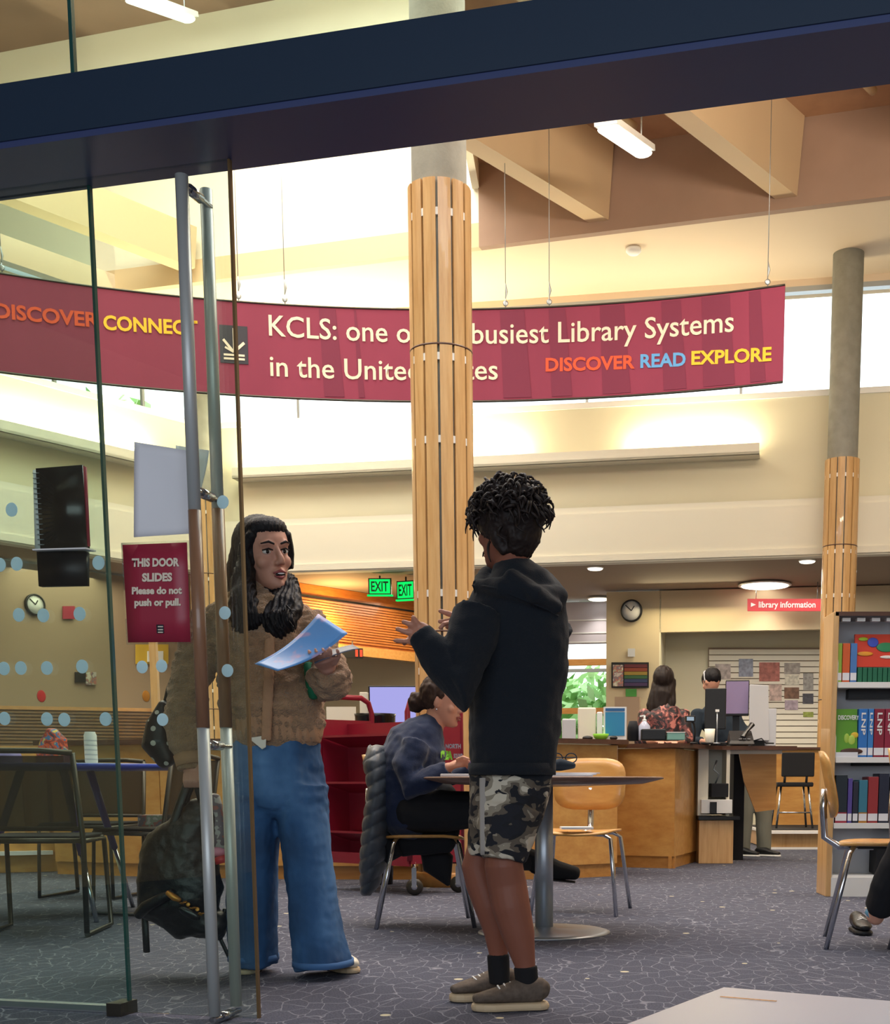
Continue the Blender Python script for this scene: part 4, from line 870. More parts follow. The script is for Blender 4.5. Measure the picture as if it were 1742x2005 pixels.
# ================================================================== ROUND TABLE WITH CHAIRS
tb = P(1065, 1800, 6.05); tb.z = 0
t = thing('round_table', tuple(tb), 'round dark topped table on a single steel post and disc foot', 'table')
ZT = 0.735; RT = .56
tc_ = P(1055, 1520, 6.05)
m = M(); m.lathe((tb.x, tb.y, ZT-.045), [(.12, 0), (RT-.10, .012), (RT, .036), (RT, .042), (RT-.01, .045)], 64); m.build('table_top', 'table_wood', t)
m = M(); m.cyl(tb+V((0, 0, .01)), tb+V((0, 0, ZT-.045)), .043, n=24); m.build('post', 'steel', t)
m = M(); m.lathe(tb, [(.315, 0), (.315, .006), (.29, .014), (.06, .022), (.05, .03)], 56); m.build('foot_disc', 'steel', t)
def shell_chair(loc, rz, lab, seatm='ply'):
    """front of the chair faces local -y... built facing +y"""
    t = thing('plywood_chair', loc, lab, 'chair', 'bent plywood chairs with chrome legs', rz=rz)
    # seat: rounded, slightly dished
    def pad(nx, ny, w0, w1, fx, name, m_, th):
        vs = []; top = []
        m = M()
        n = 28; rings = []
        ctr = fx(0, 0)
        for k in (0, 1):
            o = []
            for rr in (0, .35, .7, 1):
                for j in range(n):
                    g = 2*pi*j/n; a = math.copysign(abs(cos(g))**.55, cos(g))*rr; b = math.copysign(abs(sin(g))**.55, sin(g))*rr
                    p, nn = fx(a, b); o.append(p+nn*(th*k))
            vs += o
        q = 4*n; fs = []
        for r in range(3):
            for j in range(n):
                a, b = r*n+j, r*n+(j+1) % n
                fs.append((a+n, b+n, b, a)); fs.append((q+a, q+b, q+b+n, q+a+n))
        for j in range(n): a, b = 3*n+j, 3*n+(j+1) % n; fs.append((a, q+a, q+b, b))
        m.add(vs, fs, 0, True); m.build(name, m_, t, world=False)
    pad(0, 0, 0, 0, lambda a, b: (V((.205*a*(1-.06*b), .20*b, .445-.012*(1-a*a)-.02*max(0, b-.5))), V((0, 0, 1))), 'seat', seatm, .012)
    pad(0, 0, 0, 0, lambda a, b: (V((.205*a, -.235-.03*b-.035*(1-a*a), .70+.145*b)), V((0, 1, .12)).normalized()), 'backrest', seatm, .011)
    m = M(); m.tube([(0, -.05, .432), (0, -.20, .43), (0, -.262, .47), (0, -.272, .60), (0, -.268, .68)], .017, 10); m.build('back_stem', 'chrome', t, world=False)
    for s in (-1, 1):
        m = M(); m.tube([(s*.05, .12, .435), (s*.15, .15, .432), (s*.19, .165, .41), (s*.235, .235, .0)], .0115, 10); m.build('leg', 'chrome', t, world=False)
        m = M(); m.tube([(s*.05, -.12, .435), (s*.15, -.14, .432), (s*.19, -.155, .41), (s*.235, -.245, .0)], .0115, 10); m.build('leg', 'chrome', t, world=False)
    m = M(); m.box((0, 0, .430), (.14, .30, .014)); m.build('seat_plate', 'black', t, world=False)
    return t
ca = shell_chair((P(832, 1800, 6.45).x, 6.45, 0), radians(-82), 'plywood chair holding the seated woman, with a puffer jacket over its back')
cb = dup(ca, (P(1138, 1780, 7.05).x, 7.05, 0), radians(168), 'empty plywood chair at the round table, in front of the maple desk')
cc_ = dup(ca, (P(1730, 1800, 5.6).x, 5.62, 0), radians(-101), 'plywood chair seen side on in front of the bookcase, right edge')
cd = dup(ca, (P(1868, 1800, 5.2).x, 5.16, 0), radians(-100), 'second plywood chair cut off by the right edge of the photo')
# things on the round table
z = ZT+.001
p = P(905, 1505, 5.9); t = thing('notepad', (p.x, p.y, z), 'white notepad under the writing hand of the seated woman', 'notepad')
m = M(); m.box((p.x, p.y-.0, z+.006), (.20, .15, .012), .1); m.build('pages', 'paper', t, bevel=.002)
p = P(1105, 1510, 6.0); t = thing('paper_stack', (p.x, p.y, z), 'stack of white papers on the round table right of the boy', 'paper')
for i in range(3): m = M(); m.box((p.x+.01*i, p.y+.01*i, z+.004+.006*i), (.26, .19, .005), .08*i); m.build('sheet_bundle', 'paper', t)
p = P(1098, 1500, 5.95); m = M(); m.loft([V((p.x-.06, p.y, z+.045)), V((p.x, p.y, z+.055)), V((p.x+.06, p.y, z+.05))], [(.03, .02), (.035, .03), (.02, .014)], n=14); tag(link('pouch', remesh(m, .005, 2), 'navy_cloth'), 'dark blue pouch lying on the white papers on the round table', 'pouch')
p = P(1104, 1494, 6.02); t = thing('eyeglasses', (p.x, p.y, z+.06), 'eyeglasses with grey blue frame resting on the papers', 'glasses')
for s in (-1, 1): m = M(); m.loft([(p.x+s*.033+.026*cos(a*pi/8), p.y-.03-.006*sin(a*pi/8), z+.085+.022*sin(a*pi/8)) for a in range(17)], [.0028]*17, n=6, dome=False); m.build('rim', 'navy_cloth', t)
m = M(); m.bar((p.x-.008, p.y-.03, z+.088), (p.x+.008, p.y-.03, z+.088), .003, .003); m.build('bridge', 'navy_cloth', t)
m = M(); m.tube([(p.x-.06, p.y-.03, z+.09), (p.x-.02, p.y+.05, z+.09), (p.x+.06, p.y+.06, z+.09)], .003, 6); m.build('temple', 'navy_cloth', t)
p = P(1128, 1617, 7.0); m = M(); m.box((p.x-.0, p.y-.08, .4665), (.17, .12, .012), .1); tag(m.build('note_card', 'paper'), 'small white card lying on the seat of the empty plywood chair', 'paper')
# ================================================================== BOOKCASE (right)
BK = P(1622, 1750, 8.0); bx0 = BK.x; by = BK.y
t = thing('bookcase', (bx0+.5, by+.2, 0), 'white metal bookcase with a maple end panel, full of books, at the right edge', 'bookcase')
BCS = t; ztop = ZP(1198, 8.0)
m = M(); m.box((bx0-.005, by+.135, ztop/2), (.036, .29, ztop)); m.build('end_panel', 'maple', t, bevel=.004)
m = M(); m.box((bx0+.55, by+.14, ztop-.012), (1.12, .30, .025)); m.build('canopy', 'dark_wood', t)
m = M()
for i in range(12): m.box((bx0+.06+.09*i, by+.03, ztop-.045), (.05, .05, .02))
m.build('lamp_strip', 'grey_light', t, kind='stuff')
shz = [ZP(1337, 8.0), ZP(1484, 8.0), ZP(1613, 8.0), .13]
for i, z in enumerate(shz):
    m = M(); m.box((bx0+.55, by+.13, z-.012), (1.08, .23 if i < 3 else .25, .022)); m.bar((bx0+.02, by+.008, z-.012), (bx0+1.08, by+.008, z-.012), .01, .034); m.build('shelf', 'white', t)
    m = M(); m.extr([(bx0+.016, by+.01, z), (bx0+.016, by+.25, z), (bx0+.016, by+.25, z+.22), (bx0+.016, by+.06, z+.20), (bx0+.016, by+.01, z+.12)], (.004, 0, 0)); m.build('bracket', 'white', t)
m = M(); m.box((bx0+.55, by+.275, ztop/2), (1.1, .02, ztop-.05)); m.build('back_panel', 'grey_light', t)
m = M(); m.box((bx0+.55, by+.0, .06), (1.08, .02, .12)); m.build('base_front', 'white', t)
def book(x, z, w_, h, dep, colr, lab, group, spine=None, tag_=True, txt=None, y=None, basec=None):
    y = by+.03 if y is None else y
    t = thing('book', (x+w_/2, y+dep/2, z), lab, 'book', group)
    cm = mat('book_'+colr.strip('#'), colr, .5)
    m = M(); m.box((x+w_/2, y+dep/2, z+h/2), (w_-.003, dep, h)); m.build('cover', cm, t, bevel=.002)
    m = M(); m.box((x+w_/2, y+dep/2+.004, z+h/2), (w_-.010, dep-.004, h+.001)); m.build('pages', 'paper', t)
    if tag_: m = M(); m.box((x+w_/2, y-.001, z+.04), (w_-.006, .002, .045)); m.build('call_label', 'paper', t)
    if basec: m = M(); m.box((x+w_/2, y-.0008, z+.035), (w_-.003, .002, .07)); m.build('band', basec, t)
    if txt: text_on('lettering', txt, (x+w_*.30, y-.002, z+h*.92), (0, 0, -1), w_*.45, h*.45, 'white', t, .02, nrm=V((0, -1, 0)), up=V((1, 0, 0)))
    return t
g1, g2, g3 = 'books on the top shelf', 'books on the middle shelf', 'books on the lower shelf'
z = shz[0]; x = P(1635, 1300, 8.0).x
for w_, c, n_ in [(.048, '#9CBF46', 'lime green book, first on the top shelf beside the bracket'), (.048, '#D9602C', 'orange book between the lime and blue ones on the top shelf'), (.042, '#4E7FC0', 'light blue book, third on the top shelf')]:
    book(x, z, w_, .24, .17, c, n_, g1, txt='Atlas' if 0 else None); x += w_+.001
t = thing('display_book', (x+.15, by+.06, z), 'colourful red face out picture book standing above the row of green cases', 'book')
xa, xb = P(1678, 1300, 8.0).x, P(1678, 1300, 8.0).x+.27; m = M(); m.hexa([(xa, by+.05, z+.10), (xb, by+.05, z+.10), (xb, by+.075, z+.10), (xa, by+.075, z+.10)], [(xa, by+.09, z+.30), (xb, by+.09, z+.30), (xb, by+.115, z+.30), (xa, by+.115, z+.30)]); m.build('cover', mat('cover_red', '#D8402E', .4), t)
R = Matrix.Rotation(radians(-11), 3, 'X')
for (dx, dz, rx, rz_, c) in [(.11, .15, .035, .030, '#3C55C8'), (.06, .08, .05, .014, '#F0A030'), (.19, .12, .06, .03, '#2E8A5A'), (.20, .06, .05, .01, '#F3E9E0'), (.05, .17, .03, .012, '#A8C838')]:
    m = M(); m.ell(V((xa+dx, by+.047+.04*(dz/.2), z+.10+dz)), (rx, .004, rz_), R); m.build('cover_shape', mat('shape_'+c[1:], c, .4), t)
for i in range(9):
    x_ = xa+.01+i*.031; book(x_, z, .030, .095, .14, '#1F6B4C' , ['first', 'second', 'third', 'fourth', 'fifth', 'sixth', 'seventh', 'eighth', 'ninth'][i]+' small green case from the left in the row under the red picture book', 'green cases on the top shelf', tag_=False)
z = shz[1]; xa = bx0+.02; xb = P(1681, 1430, 8.0).x
t = thing('display_book', (xa+.1, by+.05, z), 'green face out book with a yellow flower cover on the middle shelf', 'book')
m = M(); m.hexa([(xa, by+.02, z), (xb, by+.02, z), (xb, by+.05, z), (xa, by+.05, z)], [(xa, by+.06, z+.30), (xb, by+.06, z+.30), (xb, by+.09, z+.30), (xa, by+.09, z+.30)]); m.build('cover', mat('cover_green', '#5E9A2E', .35), t)
text_on('lettering', 'DISCOVERY', (xa+.015, by+.05, z+.235), (1, 0, 0), .026, .13, 'white', t, .03, nrm=V((0, -1, 0)), lift=.006)
for dx, dz, rx, rz_, c in [(.12, .14, .025, .018, '#E8C23A'), (.10, .11, .022, .03, '#B8D85A'), (.07, .12, .018, .03, '#A8CC4C'), (.10, .04, .07, .02, '#4A2E24')]:
    m = M(); m.ell(V((xa+dx, by+.018+.04*dz/.3, z+dz)), (rx, .004, rz_)); m.build('cover_shape', mat('shape_'+c[1:], c, .4), t)
m = M(); m.box(((xa+xb)/2, by+.012, z+.018), (xb-xa, .012, .034)); m.build('price_strip', 'paper', t)
x = xb+.004
for w_, c, n_ in [(.058, '#2F78C8', 'thick bright blue book with white spine letters on the middle shelf'), (.036, '#3A82CC', 'narrower bright blue book beside the thick blue one'), (.066, '#8E1F38', 'thick dark red book with white spine letters on the middle shelf'), (.06, '#962440', 'dark red book at the right edge of the middle shelf'), (.06, '#2F2F50', 'navy book past the red ones on the middle shelf')]:
    book(x, z, w_, .30, .19, c, n_, g2, txt='LNP'); x += w_+.001
m = M(); m.box((bx0+.6, by+.22, z+.40), (.95, .08, .06)); m.box((bx0+.62, by+.30, z+.44), (.2, .1, .04)) if 0 else None
m.build('book_support', 'black', BCS)
z = shz[2]; x = bx0+.03
for w_, h, c, n_, bc in [(.075, .30, '#1E2A34', 'black book with a red base, first on the lower shelf', 'sign_red'), (.030, .28, '#5A4A9A', 'purple book on the lower shelf', None), (.035, .26, '#26283A', 'slim dark book behind the chair back', None), (.055, .27, '#3C7E96', 'teal book on the lower shelf behind the chair', 'gold'), (.065, .29, '#9E3034', 'brick red book on the lower shelf', None), (.065, .31, '#20263C', 'tall navy book on the lower shelf', None), (.05, .29, '#3A3A44', 'charcoal book at the right edge of the lower shelf', None), (.06, .30, '#5E2A34', 'maroon book past the charcoal one', None)]:
    book(x, z, w_, h, .18, c, n_, g3, basec=bc); x += w_+.002
m = M(); m.box((bx0+.62, by+.22, z+.40), (.9, .08, .08)); m.build('book_support', 'black', BCS)
m = M(); m.box((bx0+.50, by+.14, .13+.115), (.40, .18, .22)); tag(m.build('storage_box', 'black_soft', bevel=.01), 'dark box standing on the bottom shelf of the bookcase', 'box')
# ================================================================== DESK TOP THINGS
DZ = 1.026
def dp(px, D=10.0): p = P(px, 1450, D); return V((p.x, p.y, DZ))
def thing_box(name, lab, cat, px0, px1, py0, D, dep, m_, bev=.003, rz=0, z0=DZ, group=None):
    a, b = P(px0, 1450, D), P(px1, 1450, D); z1 = ZP(py0, D); m = M(); m.box(((a.x+b.x)/2, D, (z0+z1)/2), (b.x-a.x, dep, z1-z0), rz)
    return tag(m.build(name, m_, bevel=bev), lab, cat, group)
t = thing('sign_holder', tuple(dp(1203, 9.9)), 'clear sign holder with a blue leaflet on the desk', 'sign')
a, b = P(1181, 1440, 9.9), P(1226, 1440, 9.9); z1 = ZP(1384, 9.9)
m = M(); m.box(((a.x+b.x)/2, 9.9, (DZ+z1)/2), (b.x-a.x, .008, z1-DZ)); m.build('holder', 'white', t); m = M(); m.box(((a.x+b.x)/2, 9.893, (DZ+z1)/2-.002), ((b.x-a.x)*.84, .006, (z1-DZ)*.70)); m.build('leaflet', 'sky_blue', t)
m = M(); m.box(((a.x+b.x)/2, 9.889, z1-.022), ((b.x-a.x)*.84, .004, .022)); m.build('leaflet_head', mat('deep_blue', '#1E5C96', .5), t)
thing_box('cream_bag', 'cream paper bag standing on the desk left of the blue sign holder', 'bag', 1131, 1166, 1386, 10.0, .10, 'white_warm', .01)
thing_box('tissue_box', 'pale grey box at the left of the cream bag', 'box', 1100, 1127, 1408, 10.0, .12, 'grey_light', .01)
thing_box('roll', 'narrow white upright roll beside the blue sign holder', 'roll', 1168, 1179, 1394, 9.95, .03, 'paper', .008)
p = dp(1176, 9.85); m = M(); m.lathe(p, [(.03, 0), (.052, .02), (.062, .048), (.058, .048), (.045, .02)], 24); tag(m.build('bowl', 'lime'), 'lime green bowl on the desk in front of the blue sign', 'bowl')
p = dp(1150, 9.8); m = M(); m.ell(p+V((0, 0, .015)), (.04, .03, .018)); tag(m.build('mouse', 'black'), 'small dark mouse left of the lime bowl', 'mouse')
p = dp(1201, 9.78); m = M(); m.ell(p+V((0, 0, .015)), (.03, .025, .016)); tag(m.build('mouse', 'black'), 'small dark mouse right of the lime bowl', 'mouse')
p = dp(1239, 10.0); m = M(); m.loft([p+V((0, 0, 0)), p+V((0, 0, .10)), p+V((0, 0, .15))], [(.045, .05), (.045, .05), (.03, .04)], n=18, dome=False); tag(m.build('speaker', 'black_soft'), 'black rounded speaker beside the sanitiser bottle', 'speaker')
p = dp(1261, 9.95); t = thing('sanitiser_bottle', tuple(p), 'clear pump bottle of hand sanitiser on the desk', 'bottle')
m = M(); m.lathe(p, [(.042, 0), (.045, .01), (.045, .11), (.02, .14), (.014, .15)], 20); m.build('bottle', mat('clear_plastic', '#B9BFD6', .2, coat=.4), t); m = M(); m.cyl(p+V((0, 0, .15)), p+V((0, 0, .19)), .008, n=8); m.bar(p+V((0, 0, .19)), p+V((-.035, 0, .185)), .014, .012); m.cyl(p+V((0, 0, .145)), p+V((0, 0, .16)), .016, n=12); m.build('pump', 'white', t)
thing_box('phone_dock', 'flat black device on the desk in front of the woman with long hair', 'device', 1254, 1302, 1428, 9.9, .16, 'black', .008)
t = thing('open_book', tuple(dp(1304, 10.1)), 'open white book lying on the desk in front of the floral top', 'book'); p = dp(1304, 10.1)
for s in (-1, 1): m = M(); m.sheet(p+V((0, -.09, .045)), p+V((s*.11, -.09, .035)), p+V((s*.11, .09, .035)), p+V((0, .09, .045)), 6, 2, th=.01*s, fn=lambda a, b: .012*sin(a*pi)); m.build('page_block', 'paper', t)
m = M(); m.box(p+V((0, 0, .02)), (.2, .16, .03)); m.build('cover', 'black', t)
t = thing('tray', tuple(dp(1322, 9.9)), 'teal clear tray on the desk beside the open book', 'tray'); p = dp(1322, 9.85)
m = M(); m.box(p+V((0, 0, .028)), (.135, .10, .055)); m.build('body', 'teal_box', t, bevel=.006); m = M(); m.box(p+V((0, 0, .058)), (.142, .107, .006)); m.build('rim', 'white', t)
p = dp(1389, 10.45); m = M(); m.lathe(p, [(.03, 0), (.035, .005), (.043, .11), (.040, .11)], 20); tag(m.build('cup', 'white_warm'), 'cream paper cup on the desk by the phone', 'cup')
monitor(1380, 1421, 1348, 1428, 11.0, 'dark backed monitor in front of the man at the desk', 'black', rz=pi-.2)
monitor(1420, 1466, 1332, 1402, 11.4, 'monitor with a purple and pink screen right of the man', mat('screen_dim', '#8B7AA0', .4), rz=-.15)
t = thing('monitor', tuple(dp(1485, 11.3)), 'pale grey slanted computer screen seen from behind at the right of the desk', 'monitor')
a = P(1466, 1430, 11.3); b = P(1508, 1430, 11.3); z0, z1 = 1.07, ZP(1340, 11.3)
m = M(); m.hexa([(a.x, 11.25, z0), (b.x, 11.35, z0), (b.x, 11.39, z0), (a.x, 11.29, z0)], [(a.x+.0, 11.3, z1), (b.x-.01, 11.4, z1), (b.x-.01, 11.44, z1), (a.x, 11.34, z1)]); m.build('shell', 'grey_light', t, bevel=.006); m = M(); m.box(((a.x+b.x)/2, 11.42, 1.07), (.10, .12, .09)); m.build('stand', 'black', t)
t = thing('desk_phone', tuple(dp(1455, 10.9)), 'black desk phone with a raised handset at the right end of the desk', 'phone'); p = dp(1452, 10.95)
m = M(); m.hexa([p+V((-.12, -.08, 0)), p+V((.10, -.08, 0)), p+V((.10, .10, 0)), p+V((-.12, .10, 0))], [p+V((-.10, -.06, .03)), p+V((.09, -.06, .03)), p+V((.09, .08, .12)), p+V((-.10, .08, .12))]); m.build('base', 'black', t, bevel=.005)
m = M(); m.loft([p+V((.0, -.06, .06)), p+V((.04, .0, .11)), p+V((.09, .02, .17))], [(.025, .015), (.014, .012), (.025, .018)], n=10); m.build('handset', 'black_gloss', t)
m = M(); m.tube([p+V((.1, 0, .03)), p+V((.16, -.04, .05)), p+V((.20, -.03, .01)), p+V((.27, 0, .01))], .006, 6); m.build('cord', 'black', t)
for i in range(3): m = M(); m.box(p+V((-.02+.035*i, -.055, .045)), (.025, .02, .004)); m.build('key', 'grey_light', t)
thing_box('magazine_file', 'tall pale file box at the right end of the desk', 'box', 1494, 1516, 1388, 11.45, .15, 'grey_light', .004)
p = dp(1403, 10.75); t = thing('desk_gadget', tuple(p), 'thin stand with small white card heads in front of the man in dark clothes', 'stand')
m = M(); m.cyl(p, p+V((0, 0, .26)), .005, n=8); m.lathe(p, [(.03, 0), (.03, .008)], 14); m.build('stand', 'steel', t); m = M(); m.box(p+V((0, 0, .27)), (.03, .02, .02)); m.build('clip', 'white', t)
p = dp(1358, 10.7); t = thing('desk_scanner', tuple(p), 'small black scanner with a pale blue window on a curved neck', 'scanner')
m = M(); m.tube([p, p+V((.01, 0, .10)), p+V((.0, 0, .16)), p+V((-.03, -.02, .19))], .008, 8); m.lathe(p, [(.035, 0), (.03, .012)], 14); m.build('neck', 'black', t); m = M(); m.box(p+V((-.035, -.02, .20)), (.08, .04, .05), .2); m.build('head', 'black', t, bevel=.005); m = M(); m.box(p+V((-.035, -.042, .20)), (.06, .004, .03), .2); m.build('window', mat('pale_blue', '#9FC0E0', .3), t)
# papers on right wing underside hooks, low cabinet with receipt printer (white)
t = thing('printer_stand', tuple(P(1400, 1680, 11.2)), 'white printer kiosk on a low maple cabinet at the end of the desk', 'printer')
a, b = P(1368, 1600, 11.3), P(1422, 1600, 11.3); xa, xb = a.x, b.x+.06
m = M(); m.box(((xa+xb)/2, 11.5, .19), (xb-xa, .45, .38)); m.build('cabinet', 'maple', t, bevel=.004)
m = M(); m.box(((xa+xb)/2+.02, 11.48, .40), (xb-xa+.06, .5, .03)); m.build('cabinet_top', 'black_gloss', t)
zt_ = ZP(1460, 11.3)
m = M(); m.box((xa+.035, 11.5, (.42+zt_)/2), (.09, .35, zt_-.42)); m.box((xb-.05, 11.5, (.42+zt_)/2), (.03, .35, zt_-.42)); m.box(((xa+xb)/2-.01, 11.66, (.42+zt_)/2), (xb-xa-.06, .03, zt_-.42)); m.build('housing', 'white_warm', t)
m = M(); m.box(((xa+xb)/2, 11.42, .50), (xb-xa-.03, .30, .12)); m.build('paper_tray', 'white', t, bevel=.004)
m = M(); m.box((xa+.12, 11.26, .49), (.06, .01, .10)); m.build('tray_slot', 'black', t)
m = M(); m.box(((xa+xb)/2+.03, 11.40, .64), (.15, .2, .12)); m.build('receipt_printer', 'black_soft', t, bevel=.006)
m = M(); m.tube([((xa+xb)/2, 11.4, .70), ((xa+xb)/2+.03, 11.38, .78), ((xa+xb)/2-.02, 11.38, .82), ((xa+xb)/2+.01, 11.4, .90)], .008, 6); m.build('cable', 'steel', t)
t = thing('computer_tower', tuple(P(1440, 1680, 11.8)), 'tall black equipment column between the printer kiosk and the grey trousers', 'equipment')
a = P(1441, 1670, 11.9); m = M(); m.box((a.x, 11.95, .49), (.10, .3, .98)); m.build('body', 'black_soft', t)
t = thing('desk_wing_panel', tuple(P(1480, 1600, 11.7)), 'tapered maple modesty panel hanging under the right end of the dark worktop', 'panel')
q = [P(x, y, 11.55) for x, y in [(1446, 1468), (1520, 1466), (1519, 1585), (1479, 1590), (1456, 1530)]]; m = M(); m.extr([V((p.x, p.y, min(p.z, .985))) for p in q], (0, .03, 0)); m.build('panel', 'maple_h', t)
m = M(); m.bar((q[0].x-.1, 11.56, .975), (q[1].x+.05, 11.56, .975), .03, .03); m.build('rail', 'white_warm', t)
# platform with bar stool
t = thing('platform', tuple(P(1550, 1650, 14)), 'low maple fronted platform with a white edge under the dark stool', 'platform')
a, b = P(1505, 1655, 13.7), P(1640, 1655, 13.7); 
m = M(); m.box(((a.x+b.x)/2+.5, 14.6, .09), (b.x-a.x+1.0, 1.8, .16)); m.build('riser', 'maple', t); m = M(); m.box(((a.x+b.x)/2+.5, 14.55, .185), (b.x-a.x+1.05, 1.9, .03)); m.build('edge', 'white', t)
m = M(); m.box(((a.x+b.x)/2+.5, 13.68, .012), (b.x-a.x+1.0, .02, .024)); m.build('base_strip', 'white', t)
m = M(); m.box(((a.x+b.x)/2+.5, 14.6, .203), (b.x-a.x+1.0, 1.7, .006)); m.build('mat_top', 'black_soft', t)
sx = P(1551, 1600, 14.3).x; sy = 14.35
t = thing('bar_stool', (sx, sy, .206), 'dark backed bar stool with chrome legs on the platform beside the right column', 'stool')
zs = ZP(1536, sy); zb0, zb1 = ZP(1521, sy), ZP(1474, sy)
m = M(); m.box((sx, sy, zs), (.40, .38, .05)); m.build('seat', 'black_soft', t, bevel=.015)
m = M(); m.box((sx+.02, sy-.20, (zb0+zb1)/2), (.36, .03, zb1-zb0)); m.build('backrest', 'black_soft', t, bevel=.012)
for s in (-1, 1):
    m = M(); m.tube([(sx+s*.12, sy-.17, zs), (sx+s*.12, sy-.20, zb0+.02)], .014, 8); m.build('back_bracket', 'black', t)
    for q in (-1, 1): m = M(); m.tube([(sx+s*.15, sy+q*.14, zs-.02), (sx+s*.20, sy+q*.19, .207)], .012, 8); m.build('leg', 'chrome', t)
m = M(); m.tube([(sx-.18, sy-.17, .38), (sx+.18, sy-.17, .38)], .009, 8); m.build('foot_rail', 'chrome', t)
t = thing('wood_counter', (P(1560, 1500, 15.4).x, 15.4, .21), 'maple back counter behind the dark bar stool', 'counter')
a, b = P(1500, 1500, 15.3), P(1660, 1500, 15.3); z1 = ZP(1467, 15.3)
m = M(); m.box(((a.x+b.x)/2, 15.42, (z1+.206)/2), (b.x-a.x, .12, z1-.206)); m.build('front', 'ply', t); m = M(); m.box(((a.x+b.x)/2, 15.42, z1+.012), (b.x-a.x+.05, .2, .024)); m.build('top', 'dark_wood', t)
# ================================================================== BACK WALL THINGS
t = thing('framed_print', tuple(L(1233, 1320, K0, K1)), 'dark framed poster with rainbow stripes on the cream wall under the clock', 'poster')
wallpanel('frame', 1197, 1297, 1270, 1347, K0, K1, 'black', '', '', parent=t)
for i, c in enumerate(['#5A1E26', '#7E3826', '#8A7430', '#2E5636', '#26345A', '#3A2850']):
    wallpanel('stripe', 1222, 1301+i*7.2, 1267, 1307.5+i*7.2, K0, K1, mat('stripe_'+c[1:], c, .6), None, None, off=.045, parent=t)
wallpanel('figure_patch', 1200, 1302, 1220, 1344, K0, K1, 'flyer_print', None, None, off=.045, parent=t)
wallpanel('green_notice', 1225, 1349, 1246, 1364, K0, K1, mat('green_card', '#3E8A3C', .6), 'small green card on the cream wall under the rainbow poster', 'notice')
wallpanel('notice', 1229, 1270, 1243, 1286, K0, K1, 'grey_light', 'small pale notice between the clock and the rainbow poster', 'notice')
t = thing('wall_cabinet', tuple(L(1230, 1420, K0, K1)), 'grey beige cabinet with a darker door below the rainbow poster', 'cabinet')
wallpanel('body', 1206, 1366, 1254, 1470, K0, K1, 'taupe', None, None, th=.18, off=.2, parent=t); wallpanel('door', 1216, 1376, 1249, 1465, K0, K1, mat('cab_door', '#7D7A6A', .6), None, None, off=.22, parent=t)
t = thing('information_sign', tuple(L(1530, 1183, K0, K1)), 'long red hanging sign reading library information', 'sign')
S0 = K0+V((0, -.5, 0)); S1 = K1+V((0, -.5, 0))
wallpanel('board', 1463, 1173, 1610, 1197, S0, S1, mat('bright_red', '#D1202E', .4), None, None, th=.03, off=0, parent=t)
sa_ = L(1485, 1190, S0, S1); sb_ = L(1596, 1190, S0, S1); hh = L(1485, 1180, S0, S1).z-sa_.z
text_on('lettering', 'library information', sa_, (sb_-sa_), hh*1.15, (sb_-sa_).length, 'white', t, .02, nrm=V((KD.y, -KD.x, 0)), lift=.04)
q = L(1473, 1189, S0, S1)+V((0, -.04, 0)); m = M(); m.extr([q+V((-.03, 0, 0)), q+V((.04, 0, .03)), q+V((-.03, 0, .06))], (0, -.002, 0)); m.build('arrow', 'white', t)
for px in (1480, 1600): q = L(px, 1173, S0, S1); m = M(); m.cyl(q+V((0, .01, 0)), V((q.x, q.y+.01, ZF)), .006, n=6); m.build('hanging_rod', 'steel', t)
# slatwall in the recess
R0, R1 = K0+KN*.86, K1+KN*.86
t = thing('slatwall', tuple(L(1490, 1400, R0, R1)), 'cream slatwall display board behind the staff, covered in flyers', 'display board')
ys = [1271+i*11.6 for i in range(18)]
for i in range(17):
    x0 = 1388; wallpanel('slat', x0, ys[i]+.9, 1660, ys[i+1]-.9, R0, R1, 'white_warm', None, None, th=.02, off=.03, parent=t)
wallpanel('backing', 1386, 1268, 1662, ys[-1]+3, R0, R1, 'soffit_grey', None, None, th=.01, off=.008, parent=t)
fl = [(1400, 1300, 1430, 1330, 'pale flyer at the top left of the slatwall', '#B5ABA8'), (1446, 1290, 1474, 1325, 'grey blue flyer near the top of the slatwall', '#8E95A8'), (1486, 1297, 1526, 1334, 'large red brown flyer on the slatwall', '#A8685E'), (1535, 1298, 1566, 1320, 'grey photo flyer to the right on the slatwall', '#A09A94'), (1536, 1322, 1564, 1341, 'white flyer under the grey photo flyer', '#D5D2C2'), (1535, 1346, 1564, 1368, 'dark brown picture flyer on the slatwall', '#7E5E4C'), (1536, 1371, 1562, 1390, 'light lilac flyer below the brown one', '#B2A3B0'), (1572, 1318, 1592, 1352, 'narrow grey flyer close to the right column', '#9E9C98'), (1571, 1358, 1592, 1378, 'black lettered flyer close to the right column', '#4E4E58'), (1506, 1340, 1530, 1372, 'pale pink flyer in the middle of the slatwall', '#C7AFA6'), (1572, 1394, 1592, 1404, 'small green flyer low on the slatwall', '#93A04C'), (1420, 1335, 1446, 1372, 'pinkish flyer behind the purple screen', '#9A6E74')]
for x0, y0, x1, y1, lab, c in fl: wallpanel('flyer', x0, y0, x1, y1, R0, R1, mat('flyer_'+c[1:], c, .6, var=(18, .35)), lab, 'flyer', th=.004, off=.053)
